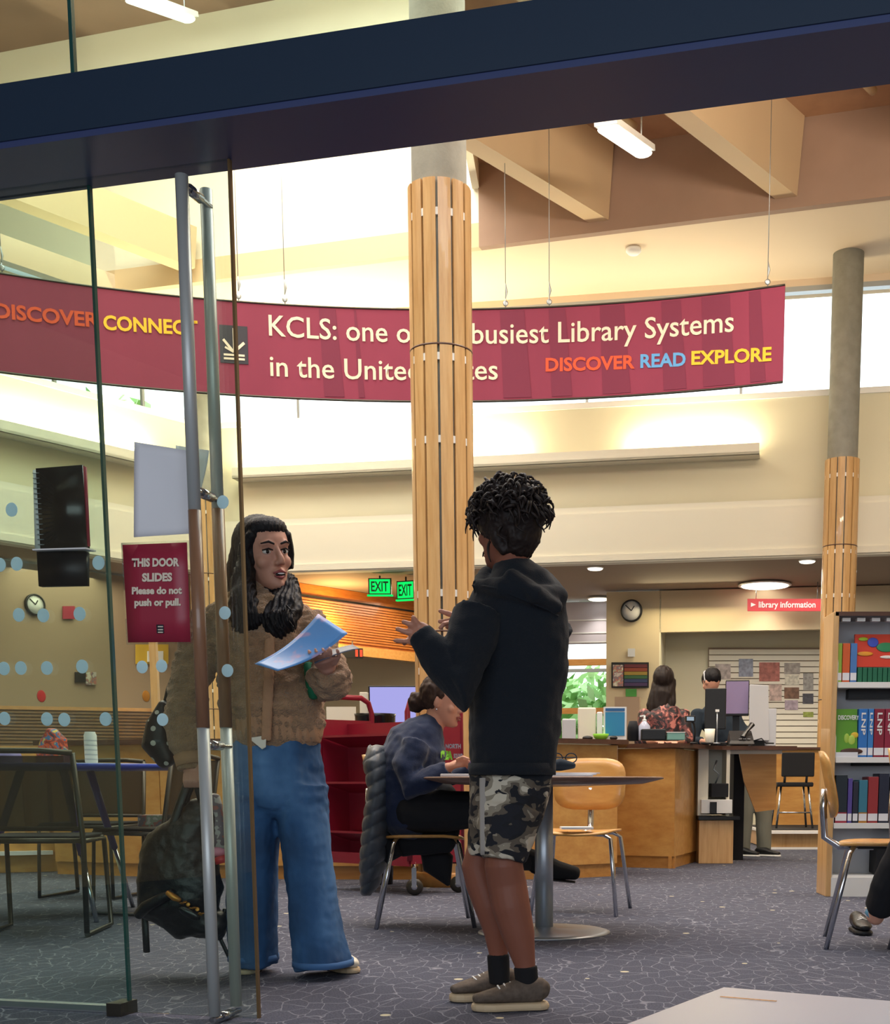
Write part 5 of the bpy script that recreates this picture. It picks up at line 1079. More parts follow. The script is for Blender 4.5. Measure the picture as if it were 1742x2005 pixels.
# ================================================================== FOREGROUND TABLE
zf = .45
A_, B_, C_ = F(1412, 1931, zf), F(1742, 1958, zf), F(1215, 2005, zf)
d1 = (B_-A_); d2 = (C_-A_)
t = thing('low_table', tuple(F(1500, 2005, 0)*1.0), 'pale lilac tabletop corner in the lobby foreground, bottom right', 'table')
c0 = A_; c1 = A_+d1*2.6; c2 = A_+d1*2.6+d2*2.6; c3 = A_+d2*2.6
m = M(); m.hexa([p-V((0, 0, .03)) for p in (c0, c3, c2, c1)], [p for p in (c0, c3, c2, c1)]); m.build('table_top', 'laminate', t, bevel=.006)
m = M(); q = F(1410, 1951, zf+.001); q2 = F(1520, 1960, zf+.001); m.bar(q, q2, .0025, .0006); m.build('scratch', 'gold', t)
for u_, v_ in ((.12, .12), (.88, .12), (.12, .88), (.88, .88)):
    p = c0+(c1-c0)*u_+(c3-c0)*v_; m = M(); m.cyl(V((p.x, p.y, 0)), V((p.x, p.y, zf-.03)), .018, n=14); m.build('leg', 'steel', t)
# ================================================================== PEOPLE
def face_frame(yaw, pitch=0, roll=0):
    """face looks along local +y; yaw 0 = towards the camera, positive = towards picture right"""
    y = V((sin(yaw), -cos(yaw), 0)); z = V((0, 0, 1)); x = y.cross(z)
    Rm = Matrix((x, y, z)).transposed()
    return Rm@Matrix.Rotation(pitch, 3, 'X')@Matrix.Rotation(roll, 3, 'Y')
HEAD = [(-.122, .074, .030, .016), (-.112, .086, .0, .030), (-.098, .089, -.025, .043), (-.078, .087, -.052, .053), (-.055, .086, -.072, .062), (-.03, .086, -.087, .069),
        (-.005, .084, -.097, .073), (.02, .090, -.102, .076), (.045, .090, -.104, .077), (.07, .080, -.098, .072), (.092, .060, -.080, .058), (.107, .034, -.052, .038), (.115, .010, -.024, .018)]
def head_into(m, c, R, s=1.0):
    c = V(c); rings = []; n = 20; vs = []
    for z, yf, yb, hw in HEAD:
        for j in range(n):
            g = 2*pi*j/n; cx, sy = cos(g), sin(g)
            cx = math.copysign(abs(cx)**.85, cx); sy = math.copysign(abs(sy)**.9, sy)
            vs.append(c+R@(V((hw*cx, (yf+yb)/2+(yf-yb)/2*sy, z))*s))
    k = len(HEAD); fs = [(i*n+j, i*n+(j+1) % n, (i+1)*n+(j+1) % n, (i+1)*n+j) for i in range(k-1) for j in range(n)]
    fs += [tuple(range(n-1, -1, -1)), tuple(range((k-1)*n, k*n))]
    m.add(vs, fs, 0, True)
    T = lambda x, y, z: c+R@(V((x, y, z))*s)
    m.loft([T(0, .082, .022), T(0, .094, .0), T(0, .108, -.022), T(0, .112, -.034)], [(.008*s, .008*s), (.008*s, .011*s), (.011*s, .013*s), (.012*s, .010*s)], n=10, side=R@V((1, 0, 0)))
    for q in (-1, 1):
        m.ell(T(q*.0115, .098, -.036), (.0085*s, .011*s, .008*s), R)
        m.loft([T(q*.012, .086, .024), T(q*.032, .086, .030), T(q*.052, .072, .026)], [.008*s, .009*s, .007*s], n=8)
        m.ell(T(q*.038, .060, -.030), (.026*s, .022*s, .024*s), R)
        m.ell(T(q*.076, -.006, -.008), (.010*s, .020*s, .032*s), R@Matrix.Rotation(q*.25, 3, 'Z'))
    m.ell(T(0, .088, -.062), (.024*s, .012*s, .012*s), R); m.ell(T(0, .083, -.103), (.018*s, .012*s, .014*s), R)
def face_parts(par, c, R, s, m_brow='brow', lips='lip', mouth=False):
    T = lambda x, y, z: c+R@(V((x, y, z))*s)
    for q in (-1, 1):
        e = thing('eye', tuple(T(q*.032, .075, .002))); e.parent = par; e.matrix_parent_inverse = wm(par).inverted()
        m = M(); m.ell(T(q*.032, .0745, .002), (.0155*s, .0115*s, .0085*s), R); m.build('eyeball', 'eye_white', e)
        m = M(); m.ell(T(q*.032+.002, .0835, .002), (.0062*s, .004*s, .0066*s), R); m.build('iris', 'eye_dark', e)
        m = M(); m.loft([T(q*.015, .085, .007), T(q*.032, .0885, .0115), T(q*.050, .078, .007)], [.0022*s, .003*s, .002*s], n=6); m.build('eyelid', m_brow, e)
        m = M(); m.loft([T(q*.013, .094, .026), T(q*.032, .0945, .033), T(q*.054, .080, .028)], [.003*s, .0042*s, .002*s], n=6); m.build('eyebrow', m_brow, par)
    if mouth:
        m = M(); m.ell(T(0, .0955, -.0715), (.019*s, .004*s, .0075*s), R); m.build('mouth', 'eye_dark', par)
        m = M(); m.ell(T(0, .0975, -.0685), (.013*s, .003*s, .003*s), R); m.build('teeth', 'paper', par)
    g_ = .004 if mouth else 0
    m = M(); m.loft([T(-.024, .091, -.066), T(0, .101, -.0635+g_), T(.024, .091, -.066)], [.0025*s, .0055*s, .0025*s], n=8); m.loft([T(-.020, .091, -.0745), T(0, .099, -.078-g_), T(.020, .091, -.0745)], [.0025*s, .006*s, .0025*s], n=8); m.build('lips', lips, par)
def finger(m, pts, r=.0078):
    n = len(pts); m.loft(pts, [r*(1-.28*i/(n-1)) for i in range(n)], n=8)
def strands(m, paths, r0, r1=None, n=4):
    for p in paths:
        k = len(p); m.loft(p, [(r0*(1-(i/(k-1))**2*.75)) for i in range(k)], n=n, dome=False)
def fold(s1, a1, s2=(0, 0, 0), a2=0):
    return lambda c, n: a1*nz(c, s1)+a2*nz(c, s2)
def ringX(px0, px1, py, D, b, cx=None):    # ring seen between two photo columns at one height
    p = P(px0, py, D); q = P(px1, py, D); return (p+q)/2, ((q-p).length/2, b)
def rloft(m, rows, n=24, **k):
    cs = [ringX(*r) for r in rows]; m.loft([c for c, _ in cs], [r for _, r in cs], n=n, side=(1, 0, 0), **k)

# ---------------------------------------------------------------- woman in tan jacket
D = 4.72
def w_(x, y, d=0): return P(x, y, D+d)
wo = thing('person', tuple(F(560, 1905)*1.0), 'standing woman with long dark hair in tan fleece jacket and wide blue jeans', 'person')
hc = w_(517, 1084, .0); HR = face_frame(radians(42), radians(-4), radians(7)); hs = 1.06
m = M(); head_into(m, hc, HR, hs)
m.loft([w_(507, 1210, .03), w_(510, 1165, .03), hc+HR@V((0, -.01, -.06))], [(.075, .06), (.052, .052), (.055, .055)], n=16, side=(1, 0, 0))
rloft(m, [(470, 605, 1470, D+.02, .08), (470, 600, 1420, D+.02, .08), (460, 590, 1340, D+.02, .10), (445, 595, 1260, D+.02, .10), (430, 590, 1200, D+.03, .09), (460, 560, 1180, D+.03, .07)])
def limb(m, pts, rad, n=14): m.loft(pts, rad, n=n)
# left-image arm with hand closing on the bag straps
limb(m, [w_(430, 1205, .03), w_(382, 1350, .02), w_(376, 1490, -.03)], [.05, .042, .028])
hb_ = w_(378, 1512, -.035)
m.loft([w_(376, 1485, -.03), w_(377, 1500, -.035), w_(380, 1522, -.04)], [(.026, .02), (.038, .022), (.036, .022)], n=12, side=(1, 0, 0))
for i in range(4):
    x = 362+i*9; finger(m, [w_(x, 1515, -.06), w_(x-1, 1530, -.078), w_(x+1, 1541, -.062), w_(x+2, 1536, -.038)], .0085)
finger(m, [w_(390, 1500, -.05), w_(398, 1515, -.075), w_(392, 1528, -.085)], .009)
# right-image arm, forearm coming forward, hand under the papers
limb(m, [w_(592, 1215, .02), w_(640, 1340, -.06), w_(640, 1302, -.24)], [.05, .042, .030])
hx = [(626, 1300), (640, 1292), (652, 1284)]
m.loft([w_(640, 1306, -.23), w_(637, 1298, -.27), w_(634, 1290, -.33)], [(.028, .020), (.038, .018), (.040, .015)], n=12, side=(1, 0, .3))
for i, (dx, dy) in enumerate([(-22, -2), (-10, -4), (3, -6), (15, -8)]):
    finger(m, [w_(634+dx*.7, 1293+dy*.4, -.325), w_(632+dx, 1287+dy, -.365), w_(630+dx*1.1, 1279+dy, -.385), w_(628+dx*1.1, 1275+dy, -.378)], .0085)
finger(m, [w_(655, 1300, -.27), w_(664, 1285, -.32), w_(660, 1272, -.36)], .009)
# legs under the jeans
limb(m, [w_(500, 1510, .02), w_(490, 1690, .0), w_(492, 1880, .05)], [.06, .055, .040]); limb(m, [w_(582, 1510, .02), w_(615, 1690, -.02), w_(645, 1882, -.05)], [.06, .055, .040])
bd_ = link('body', remesh(m, .0055, 2), 'skin_w', wo)
face_parts(wo, hc, HR, hs, mouth=True)
# jacket
HEMZ = w_(540, 1446).z
m = M()
rloft(m, [(446, 628, 1446, D+.0, .135), (440, 634, 1425, D, .145), (432, 636, 1385, D, .165), (428, 630, 1330, D, .165), (426, 622, 1270, D, .165), (412, 616, 1225, D+.01, .155), (408, 608, 1195, D+.02, .13), (435, 585, 1172, D+.03, .10), (466, 556, 1156, D+.03, .075)], n=28)
m.loft([w_(428, 1215, .02), w_(396, 1270, .02), w_(368, 1345, .01), w_(362, 1420, -.01), w_(368, 1462, -.02), w_(372, 1474, -.025)], [.085, .082, .074, .072, .068, .050], n=18, dome=False)
m.loft([w_(368, 1470, -.02), w_(372, 1508, -.03)], [.052, .044], n=18, dome=False)
m.loft([w_(590, 1215, .01), w_(618, 1275, -.01), w_(643, 1332, -.06), w_(648, 1328, -.15), w_(644, 1312, -.22)], [.085, .085, .086, .080, .048], n=18, dome=False)
def jf(c, n):
    k = min(1, max(0, (c.z-HEMZ)/.06)); return k*(.017*nz(c, (9, 9, 20))+.009*nz(c, (30, 30, 60)))+.0022*nz(c, (120, 120, 120))
link('jacket', remesh(m, .0065, 2, jf), 'sherpa', wo)
m = M(); rloft(m, [(450, 626, 1452, D+.0, .128), (444, 632, 1440, D, .138), (442, 634, 1412, D, .150), (444, 630, 1400, D, .150)], n=28, dome=False)
link('hem_band', remesh(m, .007, 1, lambda c, n: .0022*sin(c.x*260)), 'sherpa_rib', wo)
m = M(); m.loft([w_(369, 1478, -.022), w_(373, 1500, -.03)], [.055, .050], n=16, dome=False); m.build('cuff', 'sherpa_rib', wo)
# jacket placket and collar
m = M(); m.loft([w_(530, 1205, -.115), w_(528, 1240, -.155), w_(526, 1320, -.175), w_(523, 1400, -.168), w_(521, 1448, -.150)], [(.020, .010)]*5, n=8, side=(1, 0, 0)); link('placket', remesh(m, .005, 1, lambda c, n: .003*nz(c, (60, 60, 60))), 'sherpa_rib', wo)
m = M(); m.loft([w_(448, 1195, -.03), w_(470, 1200, -.10), w_(520, 1215, -.125), w_(568, 1200, -.09), w_(585, 1185, -.02), w_(560, 1160, .07), w_(505, 1152, .09), w_(462, 1165, .06), w_(448, 1195, -.03)], [.018]*9, n=12, dome=False); link('collar', remesh(m, .006, 2, jf), 'sherpa', wo)
# green sleeve lining seen inside the raised arm
m = M(); m.loft([w_(606, 1305, -.10), w_(612, 1340, -.11), w_(616, 1362, -.10)], [(.020, .05), (.024, .05), (.02, .04)], n=12, side=(1, 0, 0)); m.build('green_sleeve', 'green_shirt', wo)
m = M(); m.add([w_(486, 1445, -.142), w_(521, 1440, -.160), w_(520, 1462, -.155), w_(512, 1466, -.150)], [(0, 1, 2, 3)]); m.extr([w_(486, 1445, -.140), w_(521, 1440, -.158), w_(520, 1463, -.153), w_(513, 1467, -.148)], (0, .004, 0)); m.build('shirt_tail', 'white_warm', wo)
# jeans
m = M()
rloft(m, [(462, 622, 1425, D+.01, .115), (456, 630, 1470, D+.01, .13), (452, 636, 1520, D+.01, .135), (450, 640, 1565, D+.0, .135)], n=26)
rloft(m, [(448, 548, 1540, D+.01, .12), (446, 546, 1600, D+.01, .115), (447, 543, 1680, D+.01, .105), (448, 542, 1760, D+.02, .10), (449, 542, 1830, D+.03, .105), (450, 543, 1884, D+.04, .11)], n=22, dome=False)
rloft(m, [(536, 643, 1540, D, .12), (543, 646, 1600, D-.01, .115), (552, 654, 1680, D-.02, .11), (561, 662, 1760, D-.03, .11), (570, 674, 1830, D-.04, .12), (577, 690, 1893, D-.05, .135)], n=22, dome=False)
def jn(c, n):
    return .017*nz(c, (13, 13, 2.6))+.006*nz(c, (20, 20, 34))*(1 if c.z > .6 else .4)+.002*nz(c, (50, 50, 40))
link('jeans', remesh(m, .0065, 2, jn), 'denim', wo)
m = M(); 
for px0, px1, py_, d in ((449, 543, 1874, .04), (575, 690, 1884, -.05)):
    c, r = ringX(px0, px1, py_, D+d, .117 if d > 0 else .142); m.loft([c-V((0, 0, .010)), c+V((0, 0, .012))], [(r[0]+.004, r[1]), (r[0]+.003, r[1]-.002)], n=26, side=(1, 0, 0), dome=False)
m.build('jeans_hem', mat('denim_hem', '#3F689B', .85), wo, kind='stuff')
def shoe(par, heel, toe, ln, wd, h, up_m, so_m, lace=True, sole=.022, swell=1.0):
    heel = V((heel.x, heel.y, 0)); toe = V((toe.x, toe.y, 0)); d = (toe-heel).normalized(); sd = d.cross(V((0, 0, 1)))
    s_ = thing('shoe', tuple((heel+toe)/2)); s_.parent = par; s_.matrix_parent_inverse = wm(par).inverted()
    def pt(f, z): return heel+d*(f*ln)+V((0, 0, z))
    out = []
    for f, w0 in ((0, .30), (.03, .62), (.12, .80), (.3, .80), (.5, .86), (.7, 1.0), (.85, .90), (.95, .62), (1.0, .30)): out.append((f, w0*wd/2))
    poly = [pt(f, 0)+sd*w0 for f, w0 in out]+[pt(f, 0)-sd*w0 for f, w0 in reversed(out)]
    m = M(); m.extr([p+V((0, 0, .001)) for p in poly], (0, 0, sole)); m.build('sole', so_m, s_, bevel=.010)
    m = M(); m.loft([pt(.04, sole+h*.40), pt(.09, sole+h*.44), pt(.25, sole+h*.42), pt(.42, sole+h*.40), pt(.6, sole+h*.30), pt(.8, sole+h*.22), pt(.95, sole+h*.16)],
                    [(wd*.24, h*.34), (wd*.36, h*.46), (wd*.40, h*.50), (wd*.42, h*.44), (wd*.46, h*.33), (wd*.45, h*.24), (wd*.28, h*.17)], n=16, side=sd)
    link('upper', remesh(m, .005, 2), up_m, s_)
    if lace:
        m = M()
        for f in (.40, .48, .56, .64): z = sole+h*(.40-.28*(f-.4))+h*.40*(1-(f-.4)*1.1); m.loft([pt(f, z-.008)-sd*.022, pt(f+.02, z), pt(f, z-.008)+sd*.022], [.003]*3, n=6)
        m.build('laces', 'white', s_, kind='stuff')
    return s_
a = F(648, 1898); b_ = F(718, 1912); shoe(wo, F(630, 1893), b_, .25, .095, .085, 'shoe_white', 'shoe_sole')
shoe(wo, F(508, 1893), F(462, 1916), .23, .095, .085, 'shoe_white', 'shoe_sole')
# hair
m = M()
m.ell(hc+HR@V((0, -.026, .024)), (.092*hs, .104*hs, .106*hs), HR, n=20, m=12)
m.ell(hc+HR@V((0, .030, .084)), (.078, .062, .042), HR)
for q in (-1, 1): m.loft([hc+HR@V((q*.066, .050, .062)), hc+HR@V((q*.084, .020, .02)), hc+HR@V((q*.086, .004, -.04))], [.020, .024, .026], n=10)
def wl_(rows, b): m.loft([w_((l+r)/2, y, d) for l, r, y, d in rows], [((r-l)/2*.00188, b_2) for (l, r, y, d), b_2 in zip(rows, b)], n=18, side=(1, 0, 0))
wl_([(462, 530, 1050, .05), (448, 520, 1100, .07), (440, 510, 1150, .07), (440, 508, 1190, .04), (446, 506, 1222, -.0)], [.07, .075, .085, .09, .06])
wl_([(470, 498, 1090, -.06), (455, 498, 1140, -.08), (450, 502, 1180, -.12), (452, 510, 1212, -.14), (462, 512, 1228, -.15)], [.03, .045, .05, .05, .03])
wl_([(545, 582, 1140, .05), (538, 590, 1165, .0), (518, 590, 1195, -.08), (510, 578, 1220, -.13), (518, 558, 1238, -.15)], [.04, .05, .055, .05, .03])
def hfn(c, n):
    k = min(1, max(.12, (hc.z+.02-c.z)/.08)); return k*(.0035*sin(380*c.x+14*nz(c, (9, 9, 9)))+.007*nz(c, (50, 50, 9)))+.001*sin(700*c.x)
hair = link('hair', remesh(m, .0042, 3, hfn), 'hair_black', wo)
m = M(); rnd = random.Random(3); paths = []
for i in range(120):
    a = rnd.uniform(-2.6, 2.6); st = hc+HR@(V((sin(a)*.074, -cos(a)*.08-.03 if abs(a) < 1.7 else .02, .015+.045*rnd.random()))*hs)
    side = -1 if (HR.transposed()@(st-hc)).x < 0 else 1
    tgt = [(w_(474+rnd.uniform(-30, 26), 1215+rnd.uniform(-20, 22), rnd.uniform(-.20, .06))), (w_(548+rnd.uniform(-30, 30), 1215+rnd.uniform(-20, 22), rnd.uniform(-.21, -.14)))][0 if side < 0 else 1]
    mid = (w_(468+rnd.uniform(-6, 10), 1120, rnd.uniform(-.0, .10)) if side < 0 else w_(545+rnd.uniform(-14, 16), 1166, rnd.uniform(.0, .09)))
    if side > 0 and abs(a) > 1.7: continue
    p = []
    for k in range(9):
        t_ = k/8; q = st*(1-t_)**2+mid*2*t_*(1-t_)+tgt*t_**2; p.append(q+V((nz(q+V((i, 0, 0)), (9, 9, 9)), 0, nz(q+V((0, i, 0)), (9, 9, 9))))*.018*t_)
    paths.append(p)
strands(m, paths, .006, n=5); m.build('hair_locks', 'hair_black', wo, kind='stuff')
# papers in the hand
t = thing('paper_sheet', tuple(w_(600, 1260, -.40)), 'bright blue printed sheet held out by the woman in the tan jacket', 'paper')
m = M(); m.sheet(w_(545, 1313, -.50), w_(640, 1262, -.36), w_(681, 1240, -.34), w_(622, 1202, -.30), 2, 2) if 0 else None
def curl(a, b): return -.02*sin(a*pi)
m.sheet(w_(543, 1314, -.46), w_(681, 1240, -.36), w_(623, 1202, -.30), w_(498, 1300, -.40), 16, 8, fn=curl, th=.0008); m.build('sheet', 'blue_print', t)
m = M(); m.sheet(w_(616, 1300, -.36), w_(704, 1270, -.33), w_(690, 1262, -.29), w_(612, 1288, -.30), 8, 4, fn=lambda a, b: .005*sin(a*pi), th=.001); tag(m.build('card', mat('dark_card', '#5A6070', .4)), 'small dark folded card under the blue sheet, in the same hand', 'card')
# handbag (black) hanging from the hand + dotted pouch on the arm + keyring
bg = thing('handbag', tuple(F(360, 1800)), 'large black leather bag hanging low from the woman\'s hand by two straps', 'bag')
def k_(x, y, d=-.02): return w_(x, y, d)
m = M(); m.loft([k_(392, 1575), k_(380, 1612), k_(356, 1660), k_(350, 1712), k_(356, 1765), k_(385, 1812)], [(.035, .03), (.075, .06), (.135, .075), (.155, .08), (.17, .08), (.09, .05)], n=24, side=(1, 0, .05))
m.loft([k_(292, 1772), k_(350, 1790), k_(430, 1815)], [(.035, .05), (.06, .08), (.05, .06)], n=14)
link('body', remesh(m, .008, 3, lambda c, n: .012*nz(c, (9, 9, 12))+.004*nz(c, (40, 40, 40))), 'leather_black', bg)
m = M(); m.loft([k_(352, 1628, -.02), k_(364, 1560, -.03), k_(374, 1533, -.05)], [(.016, .006)]*3, n=8, side=(1, 0, 0)); m.loft([k_(292, 1742, -.06), k_(330, 1640, -.07), k_(352, 1575, -.06), k_(368, 1532, -.05)], [(.016, .006)]*4, n=8, side=(1, 0, 0)); m.build('strap', 'leather_black', bg)
m = M(); m.loft([k_(398, 1600, -.02), k_(392, 1560, -.03), k_(384, 1533, -.05)], [(.014, .006)]*3, n=8, side=(1, 0, 0)); m.build('strap', 'leather_black', bg)
m = M(); m.loft([k_(270, 1792, -.09), k_(285, 1776, -.10), k_(320, 1756, -.11), k_(338, 1748, -.11)], [.018, .022, .018, .016], n=12); m.build('flap_roll', 'leather_black', bg)
m = M(); m.loft([k_(440, 1780, .0), k_(432, 1840, -.01), k_(452, 1882, -.01), k_(492, 1902, .0), k_(500, 1896, .02)], [(.008, .004)]*5, n=8); m.build('loose_strap', 'leather_black', bg)
m = M(); m.loft([k_(283, 1790, .02), k_(287, 1864, .02)], [(.013, .006)]*2, n=8, side=(1, 0, 0)); m.build('hanging_strap', 'leather_black', bg)
kr = thing('keyring', tuple(k_(345, 1755, -.13)), 'keyring with a gold charm clipped to the black handbag', 'keyring')
m = M(); m.loft([k_(328, 1748, -.125), k_(342, 1758, -.125), k_(352, 1762, -.125)], [.010, .013, .008], n=10); m.build('charm', 'gold', kr)
m = M()
for i in range(9): p = k_(350+i*6, 1762+i*3.4+4*sin(i*2), -.12); m.lathe(p, [(.006, -.001), (.009, 0), (.006, .001)], 10, R=Matrix.Rotation(pi/2+i, 3, 'X'))
m.build('chain', 'gold', kr, kind='stuff')
m = M(); m.ell(k_(370, 1788, -.12), (.045, .01, .018), Matrix.Rotation(.5, 3, 'Y')); m.build('tag', 'black_gloss', kr)
t = thing('bag_contents', tuple(k_(430, 1690, -.02)), 'pink tissue and red tin poking out of the black handbag', 'tin')
m = M(); m.cyl(k_(432, 1676, -.05), k_(436, 1690, -.05), .026, n=16); m.build('tin', 'red_plastic', t); m = M(); m.ell(k_(424, 1668, -.03), (.035, .02, .018)); m.build('tissue', 'pink', t)
m = M(); m.loft([k_(412, 1560, .03), k_(420, 1620, .02), k_(424, 1665, .02)], [(.035, .02), (.05, .03), (.04, .02)], n=12, side=(1, 0, 0)); m.build('scarf', 'flyer_print', t)
m = M(); m.sheet(k_(462, 1712, .02), k_(482, 1722, .02), k_(470, 1690, .02), k_(462, 1682, .02), 2, 2, th=.002); tag(m.build('blue_card', 'blue_print'), 'small bright blue card tucked beside the left trouser leg', 'card')
db = thing('shoulder_bag', tuple(w_(315, 1430, .05)), 'small black dotted bag tucked behind the tan jacket sleeve', 'bag')
m = M(); m.loft([w_(322, 1378, .08), w_(312, 1420, .07), w_(308, 1455, .06), w_(330, 1492, .06)], [(.02, .03), (.05, .04), (.062, .045), (.04, .03)], n=16, side=(1, 0, 0)); link('body', remesh(m, .007, 2), 'dotted_black', db)
m = M(); m.loft([w_(324, 1385, .08), w_(332, 1350, .08), w_(352, 1300, .10)], [(.014, .005)]*3, n=8, side=(1, 0, 0)); m.build('strap', 'leather_black', db)

# ---------------------------------------------------------------- boy in black hoodie
D2 = 4.02
def b_(x, y, d=0): return P(x, y, D2+d)
bo = thing('person', tuple(F(1000, 1975)), 'boy with curly dark hair seen from behind in a black hoodie and camouflage shorts', 'person')
hc2 = b_(992, 1032, .0); HR2 = face_frame(radians(-136), radians(-3), 0); hs2 = .96
m = M(); head_into(m, hc2, HR2, hs2)
m.loft([b_(1005, 1150, .0), b_(1000, 1112, .0), hc2+HR2@V((0, -.03, -.05))], [(.062, .06), (.050, .052), (.052, .055)], n=16, side=(1, 0, 0))
rloft(m, [(940, 1055, 1510, D2, .07), (935, 1070, 1420, D2, .085), (930, 1080, 1300, D2, .09), (930, 1085, 1220, D2, .09), (950, 1065, 1165, D2, .07)])
limb(m, [b_(925, 1195, -.12), b_(892, 1345, -.18), b_(835, 1252, -.16)], [.04, .034, .024])
m.loft([b_(838, 1256, -.16), b_(826, 1246, -.155), b_(815, 1240, -.15)], [(.028, .022), (.040, .020), (.040, .016)], n=12, side=(0, .1, 1))
for ch, r in [([(826, 1236, -.15), (818, 1222, -.16), (808, 1208, -.17)], .0115), ([(816, 1232, -.15), (804, 1223, -.16), (788, 1217, -.165)], .0105), ([(814, 1240, -.15), (796, 1238, -.155), (776, 1231, -.155)], .0105), ([(816, 1252, -.15), (796, 1256, -.145), (772, 1254, -.14)], .0098), ([(820, 1246, -.14), (802, 1248, -.13), (790, 1262, -.12)], .0092)]:
    finger(m, [b_(*q) for q in ch], r)
limb(m, [b_(1085, 1205, .13), b_(1010, 1330, .20), b_(915, 1235, .14)], [.04, .034, .025])
m.loft([b_(920, 1236, .14), b_(908, 1228, .13), b_(895, 1220, .12)], [(.026, .018), (.036, .016), (.034, .013)], n=12, side=(0, .1, 1))
for ch, r in [([(900, 1208, .13), (880, 1202, .12), (860, 1196, .11)], .0105), ([(898, 1216, .13), (878, 1216, .12), (859, 1217, .11)], .0102), ([(900, 1226, .12), (888, 1229, .11), (873, 1228, .10)], .0102), ([(904, 1238, .11), (890, 1240, .10), (878, 1240, .09)], .0095), ([(902, 1224, .10), (880, 1220, .07), (868, 1222, .05), (861, 1231, .05)], .0105)]:
    finger(m, [b_(*q) for q in ch], r)
def legs(rows): rloft(m, rows, n=18, dome=False)
rloft(m, [(950, 1035, 1530, D2-.02, .05), (950, 1026, 1640, D2-.04, .055), (948, 1024, 1697, D2-.06, .06), (953, 1031, 1730, D2-.05, .058), (962, 1038, 1775, D2-.05, .062), (982, 1047, 1830, D2-.05, .050), (1007, 1048, 1890, D2-.05, .031), (1011, 1050, 1945, D2-.05, .030)], n=18, dome=False)
rloft(m, [(930, 1000, 1530, D2+.05, .05), (920, 972, 1640, D2+.07, .05), (903, 966, 1697, D2+.08, .055), (911, 976, 1730, D2+.08, .055), (928, 990, 1775, D2+.08, .058), (946, 1000, 1822, D2+.08, .048), (957, 994, 1868, D2+.08, .030), (960, 994, 1925, D2+.08, .029)], n=18, dome=False)
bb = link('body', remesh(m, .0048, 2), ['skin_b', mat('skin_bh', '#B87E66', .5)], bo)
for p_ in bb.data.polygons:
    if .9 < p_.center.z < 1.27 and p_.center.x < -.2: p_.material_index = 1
face_parts(bo, hc2, HR2, hs2)
# hoodie
m = M()
rloft(m, [(922, 1078, 1518, D2, .105), (918, 1088, 1500, D2, .12), (918, 1096, 1440, D2, .125), (913, 1102, 1370, D2, .125), (908, 1112, 1300, D2, .125), (905, 1114, 1230, D2, .13), (910, 1110, 1185, D2, .125), (925, 1098, 1155, D2, .11), (945, 1075, 1130, D2, .09), (962, 1048, 1112, D2, .07)], n=30)
m.loft([b_(935, 1205, -.10), b_(912, 1290, -.16), b_(895, 1352, -.19), b_(866, 1305, -.18), b_(843, 1268, -.165), b_(832, 1254, -.16)], [.075, .072, .068, .056, .050, .040], n=18, dome=False)
m.loft([b_(836, 1260, -.162), b_(822, 1243, -.156)], [.043, .040], n=16, dome=False)
m.loft([b_(1080, 1215, .10), b_(1040, 1310, .19), b_(960, 1270, .17), b_(915, 1236, .14)], [.072, .065, .052, .040], n=16, dome=False)
# hood lying on the back
m.loft([b_(936, 1148, -.06), b_(960, 1120, .08), b_(1010, 1108, .10), b_(1062, 1130, .06), b_(1090, 1170, -.03), b_(1050, 1165, -.13), b_(985, 1150, -.13), b_(936, 1148, -.06)], [.026, .026, .028, .032, .034, .036, .032, .026], n=12, dome=False)
m.loft([b_(1000, 1135, -.10), b_(1050, 1165, -.13), b_(1088, 1190, -.08)], [(.05, .03), (.06, .035), (.035, .025)], n=12)
def hf(c, n): return .010*nz(c, (8, 8, 9))+.004*nz(c, (24, 24, 30))
ho = link('hoodie', remesh(m, .006, 2, hf), 'hoodie', bo); bh = bvh_of(ho)
m = M(); m.loft([onto(bh, b_(x, y), -.001) for x, y in [(930, 1150), (950, 1158), (975, 1166), (1000, 1176), (1025, 1186), (1050, 1196), (1075, 1204), (1092, 1212)]], [.0035]*8, n=8); m.build('hood_seam', 'hoodie', bo)
m = M(); c, r = ringX(919, 1086, 1506, D2, .124); m.loft([c-V((0, 0, .018)), c+V((0, 0, .018))], [(r[0]+.003, r[1]+.003), (r[0]+.004, r[1]+.004)], n=30, side=(1, 0, 0), dome=False); m.build('hem_band', 'hoodie', bo)
# shorts
m = M()
rloft(m, [(922, 1078, 1500, D2+.01, .105), (919, 1078, 1530, D2+.01, .115), (917, 1070, 1570, D2+.01, .12), (916, 1060, 1605, D2+.01, .12)], n=26)
rloft(m, [(926, 1066, 1590, D2-.03, .095), (934, 1050, 1630, D2-.05, .09), (940, 1030, 1684, D2-.06, .085)], n=22, dome=False)
rloft(m, [(917, 1020, 1590, D2+.07, .09), (915, 1000, 1630, D2+.08, .08), (914, 985, 1676, D2+.08, .075)], n=22, dome=False)
shorts = link('shorts', remesh(m, .0055, 2, lambda c, n: .007*nz(c, (14, 14, 6))+.003*nz(c, (40, 40, 40))), 'camo', bo); bs = bvh_of(shorts)
m = M(); m.loft([onto(bs, b_(949+.02*(y-1512), y), .0) for y in range(1524, 1684, 12)], [(.013, .003)]*14, n=8, side=(1, 0, 0)); m.build('side_stripe', mat('stripe_grey', '#A39C94', .85), bo)
m = M(); rloft(m, [(1005, 1052, 1892, D2-.05, .035), (1008, 1054, 1920, D2-.05, .035), (1014, 1055, 1946, D2-.05, .034)], n=20, dome=False); link('sock', remesh(m, .005, 2), 'sock_black', bo)
